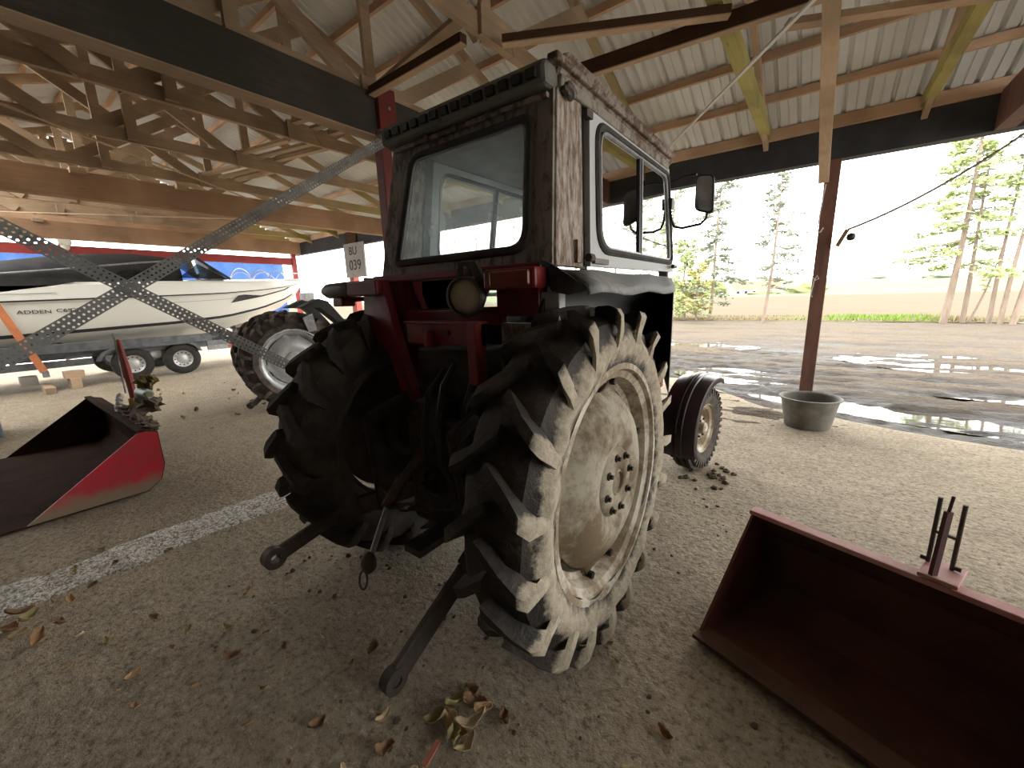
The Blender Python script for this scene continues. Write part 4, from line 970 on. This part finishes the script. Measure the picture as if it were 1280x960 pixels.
def leaf(x,y,s,label,group,first=[True]*8,z=0,k=None):
    k=rnd.randrange(8) if k is None else k
    if first[k]: o=LV[k]; first[k]=False
    else: o=LV[k].copy(); C.objects.link(o)
    o.location=(x,y,floor_z(x,y)+z+.003); o.scale=(s,s,s); o.rotation_euler=(rnd.uniform(-.35,.35),rnd.uniform(-.35,.35),rnd.uniform(0,6.3))
    tag(o,label,'leaf',group)
LF,LG='small dry curled leaf lying loose on the gravel floor','dry leaves scattered on the floor'
for x,y in [(-1.69,.46),(-2.56,-.01),(-1.2,.69),(-.56,1.43),(-2.42,.67),(-2.78,.05),(-2.6,.3),(-2.0,.45),(-1.85,.62),(-2.2,.5),(-1.95,.3),(-1.5,.85),(-1.35,.95),(-1.28,.8),(-1.1,.62),(-1.6,.36),(-1.38,.52),(-1.75,.75),(-2.25,.15),(-2.05,.12),(-2.6,.12),(-2.35,.38),(-.62,1.5),(-.95,.62),(-.85,.55),(-.3,1.25),(-.35,1.05),(-.8,.95),(-1.15,.5)]: leaf(x,y,rnd.uniform(.035,.075),LF,LG)
for i in range(26):
    leaf(rnd.uniform(-2.7,-.9),rnd.uniform(.1,1.1),rnd.uniform(.015,.035),LF,LG)
for i in range(30):
    leaf(rnd.uniform(-10.5,-6.0),rnd.uniform(1.5,4.2),rnd.uniform(.05,.12),'dry brown leaf on the sandy ground before the boat trailer','dry leaves near the trailer')
for i in range(9): leaf(-3.05+rnd.uniform(-.17,.17),-.07+rnd.uniform(-.14,.14),rnd.uniform(.07,.11),'dry leaf in the drift at the left edge beside the gravel strip','leaf drift by the gravel strip',z=.01*i)
for i in range(14): leaf(-3.45+rnd.uniform(-.35,.25),.5+rnd.uniform(-.35,.35)-.2,rnd.uniform(.03,.06),'small brown leaf scrap along the upper side of the gravel strip','leaf scraps along the gravel strip')
for i,(dx,dy,z,s) in enumerate([(0,0,0,.12),(.05,.03,.02,.12),(-.05,.05,.01,.11),(.03,-.05,.01,.10),(.08,-.03,.0,.09),(-.07,-.03,.0,.09),(.0,.09,.01,.10),(-.03,.12,.0,.08),(.06,.08,.03,.09)]):
    leaf(-.94+dx,.83+dy,s,'large crumpled leaf in the pile behind the right rear tyre','leaf pile behind the right rear tyre',z=z)
tag(M().bar((-.93,.66,.015),(-.94,.74,.03),.02,.006).build('red_chip',mat('red_chip',(.45,.16,.11),None,.7)),'pinkish red chip at the bottom edge below the leaf pile','chip')
mc_=mat('dirt',(.13,.10,.065))
CR=[M().blob((0,0,0),(1,1,.7),k,.5,5).build('dirt_crumb',mc_,smooth=True) for k in range(3)]
def crumb(x,y,s,first=[1,1,1]):
    k=rnd.randrange(3)
    if first[k]: o=CR[k]; first[k]=0
    else: o=CR[k].copy(); C.objects.link(o)
    o.location=(x,y,floor_z(x,y)+s*.3); o.scale=(s,s,s); o.rotation_euler=(0,0,rnd.uniform(0,6)); tag(o,'crumb of dried mud lying on the floor by the tractor wheels','dirt','mud crumbs on the floor')
for i in range(26): crumb(-.62+rnd.gauss(0,.12),3.75+rnd.gauss(0,.2),rnd.uniform(.012,.03))
for i in range(40): crumb(-.55+rnd.uniform(-.25,.9),1.1+rnd.uniform(-.3,2.2),rnd.uniform(.004,.014))
for i in range(40): crumb(rnd.uniform(-2.6,-1.0),rnd.uniform(.4,1.5),rnd.uniform(.005,.014))

# ------------------------------------------------------------------ trees and verge
m_bark=mat('bark',(.26,.20,.155),(.18,.14,.11),.9,0,6,sc=(1,1,.3)); m_need=mat('needles',(.36,.43,.17),(.28,.33,.16),.8,0,.9); m_need2=mat('needles_grey',(.23,.26,.19),(.17,.19,.14),.8,0,.9); m_yel=mat('autumn_leaves',(.40,.35,.14),(.33,.36,.13),.8,0,1)
def tree(x,y,h,lean,seed,label,r0=.13,clear=.3,spread=1.6,dens=30,need=m_need,leafs=26,droop=-.12,cat='tree',name='conifer_tree',ls=.125):
    R=random.Random(seed); t=empty(name,(x,y,0)); tag(t,label,cat,'trees along the yard')
    ax=lambda q:V((lean*q*h+.12*math.sin(q*3+seed),.05*math.sin(q*5+seed),q*h))
    M().tube([ax(i/12) for i in range(13)],[r0*(1-.8*i/12) for i in range(13)],8).build('trunk',m_bark,t,smooth=True)
    b=M(); f=M()
    for i in range(dens):
        q=clear+(1-clear)*((i+R.random())/dens); a=R.uniform(0,6.283); L=spread*(1.15-q*.8)*R.uniform(.35,1.25); p=ax(q)
        d=V((math.cos(a),math.sin(a),0)); pts=[p+d*L*k/4+V((0,0,droop*L*(k/4)**1.3+.1*R.uniform(-.5,.5)*k/4)) for k in range(5)]
        b.tube(pts,[.028,.022,.016,.011,.006],4)
        for j in range(leafs):
            k=R.uniform(.4,1.05); c=p+d*L*k+V((0,0,droop*L*k**1.3))+V((R.gauss(0,.13),R.gauss(0,.13),R.gauss(0,.06)))
            e=V((R.gauss(0,1),R.gauss(0,1),R.gauss(0,.35))).normalized()*ls*R.uniform(.6,1.4); g=V((R.gauss(0,1),R.gauss(0,1),R.gauss(0,.5))).cross(e).normalized()*ls*.35
            f.add([c-e-g*.3,c-e*.2+g,c+e,c-e*.2-g],[(0,1,2,3)])
    b.build('branches',m_bark,t); f.build('foliage',need,t)
tree(4.14,24.6,8.6,.035,1,'tall leaning conifer at the right, its crown under the rope',.13,.24,2.0,60,m_need,60)
tree(4.74,24.9,7.0,.02,2,'thin bare-stemmed tree just right of the tall leaning conifer',.09,.55,.9,14,m_need2,14)
tree(5.05,25.3,3.4,.18,13,'bent leafless sapling between the thin stems at the right',.05,.4,.9,12,m_yel,3)
tree(5.5,24.6,7.2,.03,3,'first of the close thin trunks at the right edge',.08,.6,.9,14,m_need2,12)
tree(5.8,24.2,7.8,.035,4,'second of the close thin trunks at the right edge',.085,.5,1.1,18,m_need,16)
tree(6.1,24.0,7.6,.05,5,'third of the close thin trunks at the right edge',.10,.5,1.2,18,m_need2,16)
tree(7.2,25.0,8.2,.02,6,'conifer just outside the close thin trunks',.12,.3,1.6,30,m_need,26)
tree(-2.26,23.6,7.6,.05,7,'thin grey leaning larch left of the brown front post',.08,.22,1.5,46,m_need2,26)
tree(-5.07,25.4,8.0,.05,8,'sparse conifer right behind the door mirror',.09,.12,1.7,56,m_need2,40)
tree(-6.35,25.3,4.6,.01,9,'bright green young conifer next to the cab door',.09,.08,1.2,44,m_need,44)
tree(-5.5,25.0,3.2,.0,10,'golden leaved shrub under the sparse conifer',.06,.1,1.3,34,m_yel,24,droop=.3,name='autumn_shrub')
tree(-7.6,26,8.4,.02,11,'sparse conifer hidden partly by the cab',.12,.2,1.8,36,m_need2,22)
for i,(x,y) in enumerate([(-11,26),(-14,27),(-17,26.5),(-20,27),(-23,26),(-26.5,27),(-30,26.5),(-34,28)]):
    tree(x,y,7.5+i%3,.02*(i%2),20+i,'bare thin tree '+['left of the cab','seen through the rear window','beyond the red arm','beyond the number board','left of the number board','beyond the boat bow','far left beyond the boat','outermost on the far left'][i],.10,.25,1.8,26,m_yel,5,droop=.5,name='bare_tree')
gr=M(); R=random.Random(5)
for i in range(9000):
    x=R.uniform(-36,14); y=25+R.random()*3.5; hgt=R.uniform(.05,.14)*(1.9 if .3<x<5 else 1); a=R.uniform(0,3.14); d=V((math.cos(a),math.sin(a),0))*.03
    p=V((x,y,.05)); gr.add([p-d,p+d,p+V((R.gauss(0,.06),R.gauss(0,.06),hgt))],[(0,1,2)])
n_=N('verge_grass_blades'); f=n_.noise(.25,2,.5); n_.col(n_.mix(n_.ramp(n_.math('ADD',n_.math('MULTIPLY',n_.math('ABSOLUTE',n_.math('SUBTRACT',n_.sep()[0],2.2)),-.12),n_.math('ADD',f,.02)),.05,.3),(.20,.155,.075),(.16,.26,.04))); mgs=n_.set(.9,0,.1)
o=gr.build('verge_grass',mgs); tag(o,'green and straw grass growing along the verge beyond the yard','grass',kind='stuff')
# distant farm
fb=empty('farm_building',(-15.5,150,0)); tag(fb,'long low farm building with a dark roof on the far side of the field','building')
M().bx(-7,5,-2,2,0,2.0).build('wall',mat('lime_wall',(.7,.68,.62),None,.9),fb); M().prism([(-7.3,-2.4,2.0),(-7.3,2.4,2.0),(-7.3,0,4.4)],(12.6,0,0)).build('roof',mat('tiled_roof',(.24,.15,.10),None,.9),fb)
for i in range(5): M().bx(-6+i*2.2,-5.2+i*2.2,-2.03,-1.99,.7,1.5).build('window',m_black,fb)
for i,(x,y,r,h) in enumerate([(-3,148,5,2.0),(-14,146,4,.9),(-30,150,5,3),(-40,152,6,3)]):
    tag(M().blob((x,y,h*.5),(r,1.8,h),i,.35,10).build('hedge_bush',mat('hedge',(.16,.20,.08),(.22,.22,.09),.9,0,.8)),['round green bush at the right end of the farm building','low bush in front of the farm building','tall bush left of the farm building','outer bush left of the farm building'][i],'bush','bushes by the farm')
for i,(x,y,r) in enumerate([(30,400,9),(62,400,8),(-30,400,10)]):
    tag(M().blob((x,y,5.5+r*.15),(r,4,r*.25),i+4,.4,10).build('distant_trees',mat('far_trees',(.16,.19,.12),(.12,.15,.1),.9,0,.2)),['small distant clump of trees on the horizon right of the post','larger distant clump further right on the horizon','distant clump of trees left of the post'][i],'trees','distant clumps')
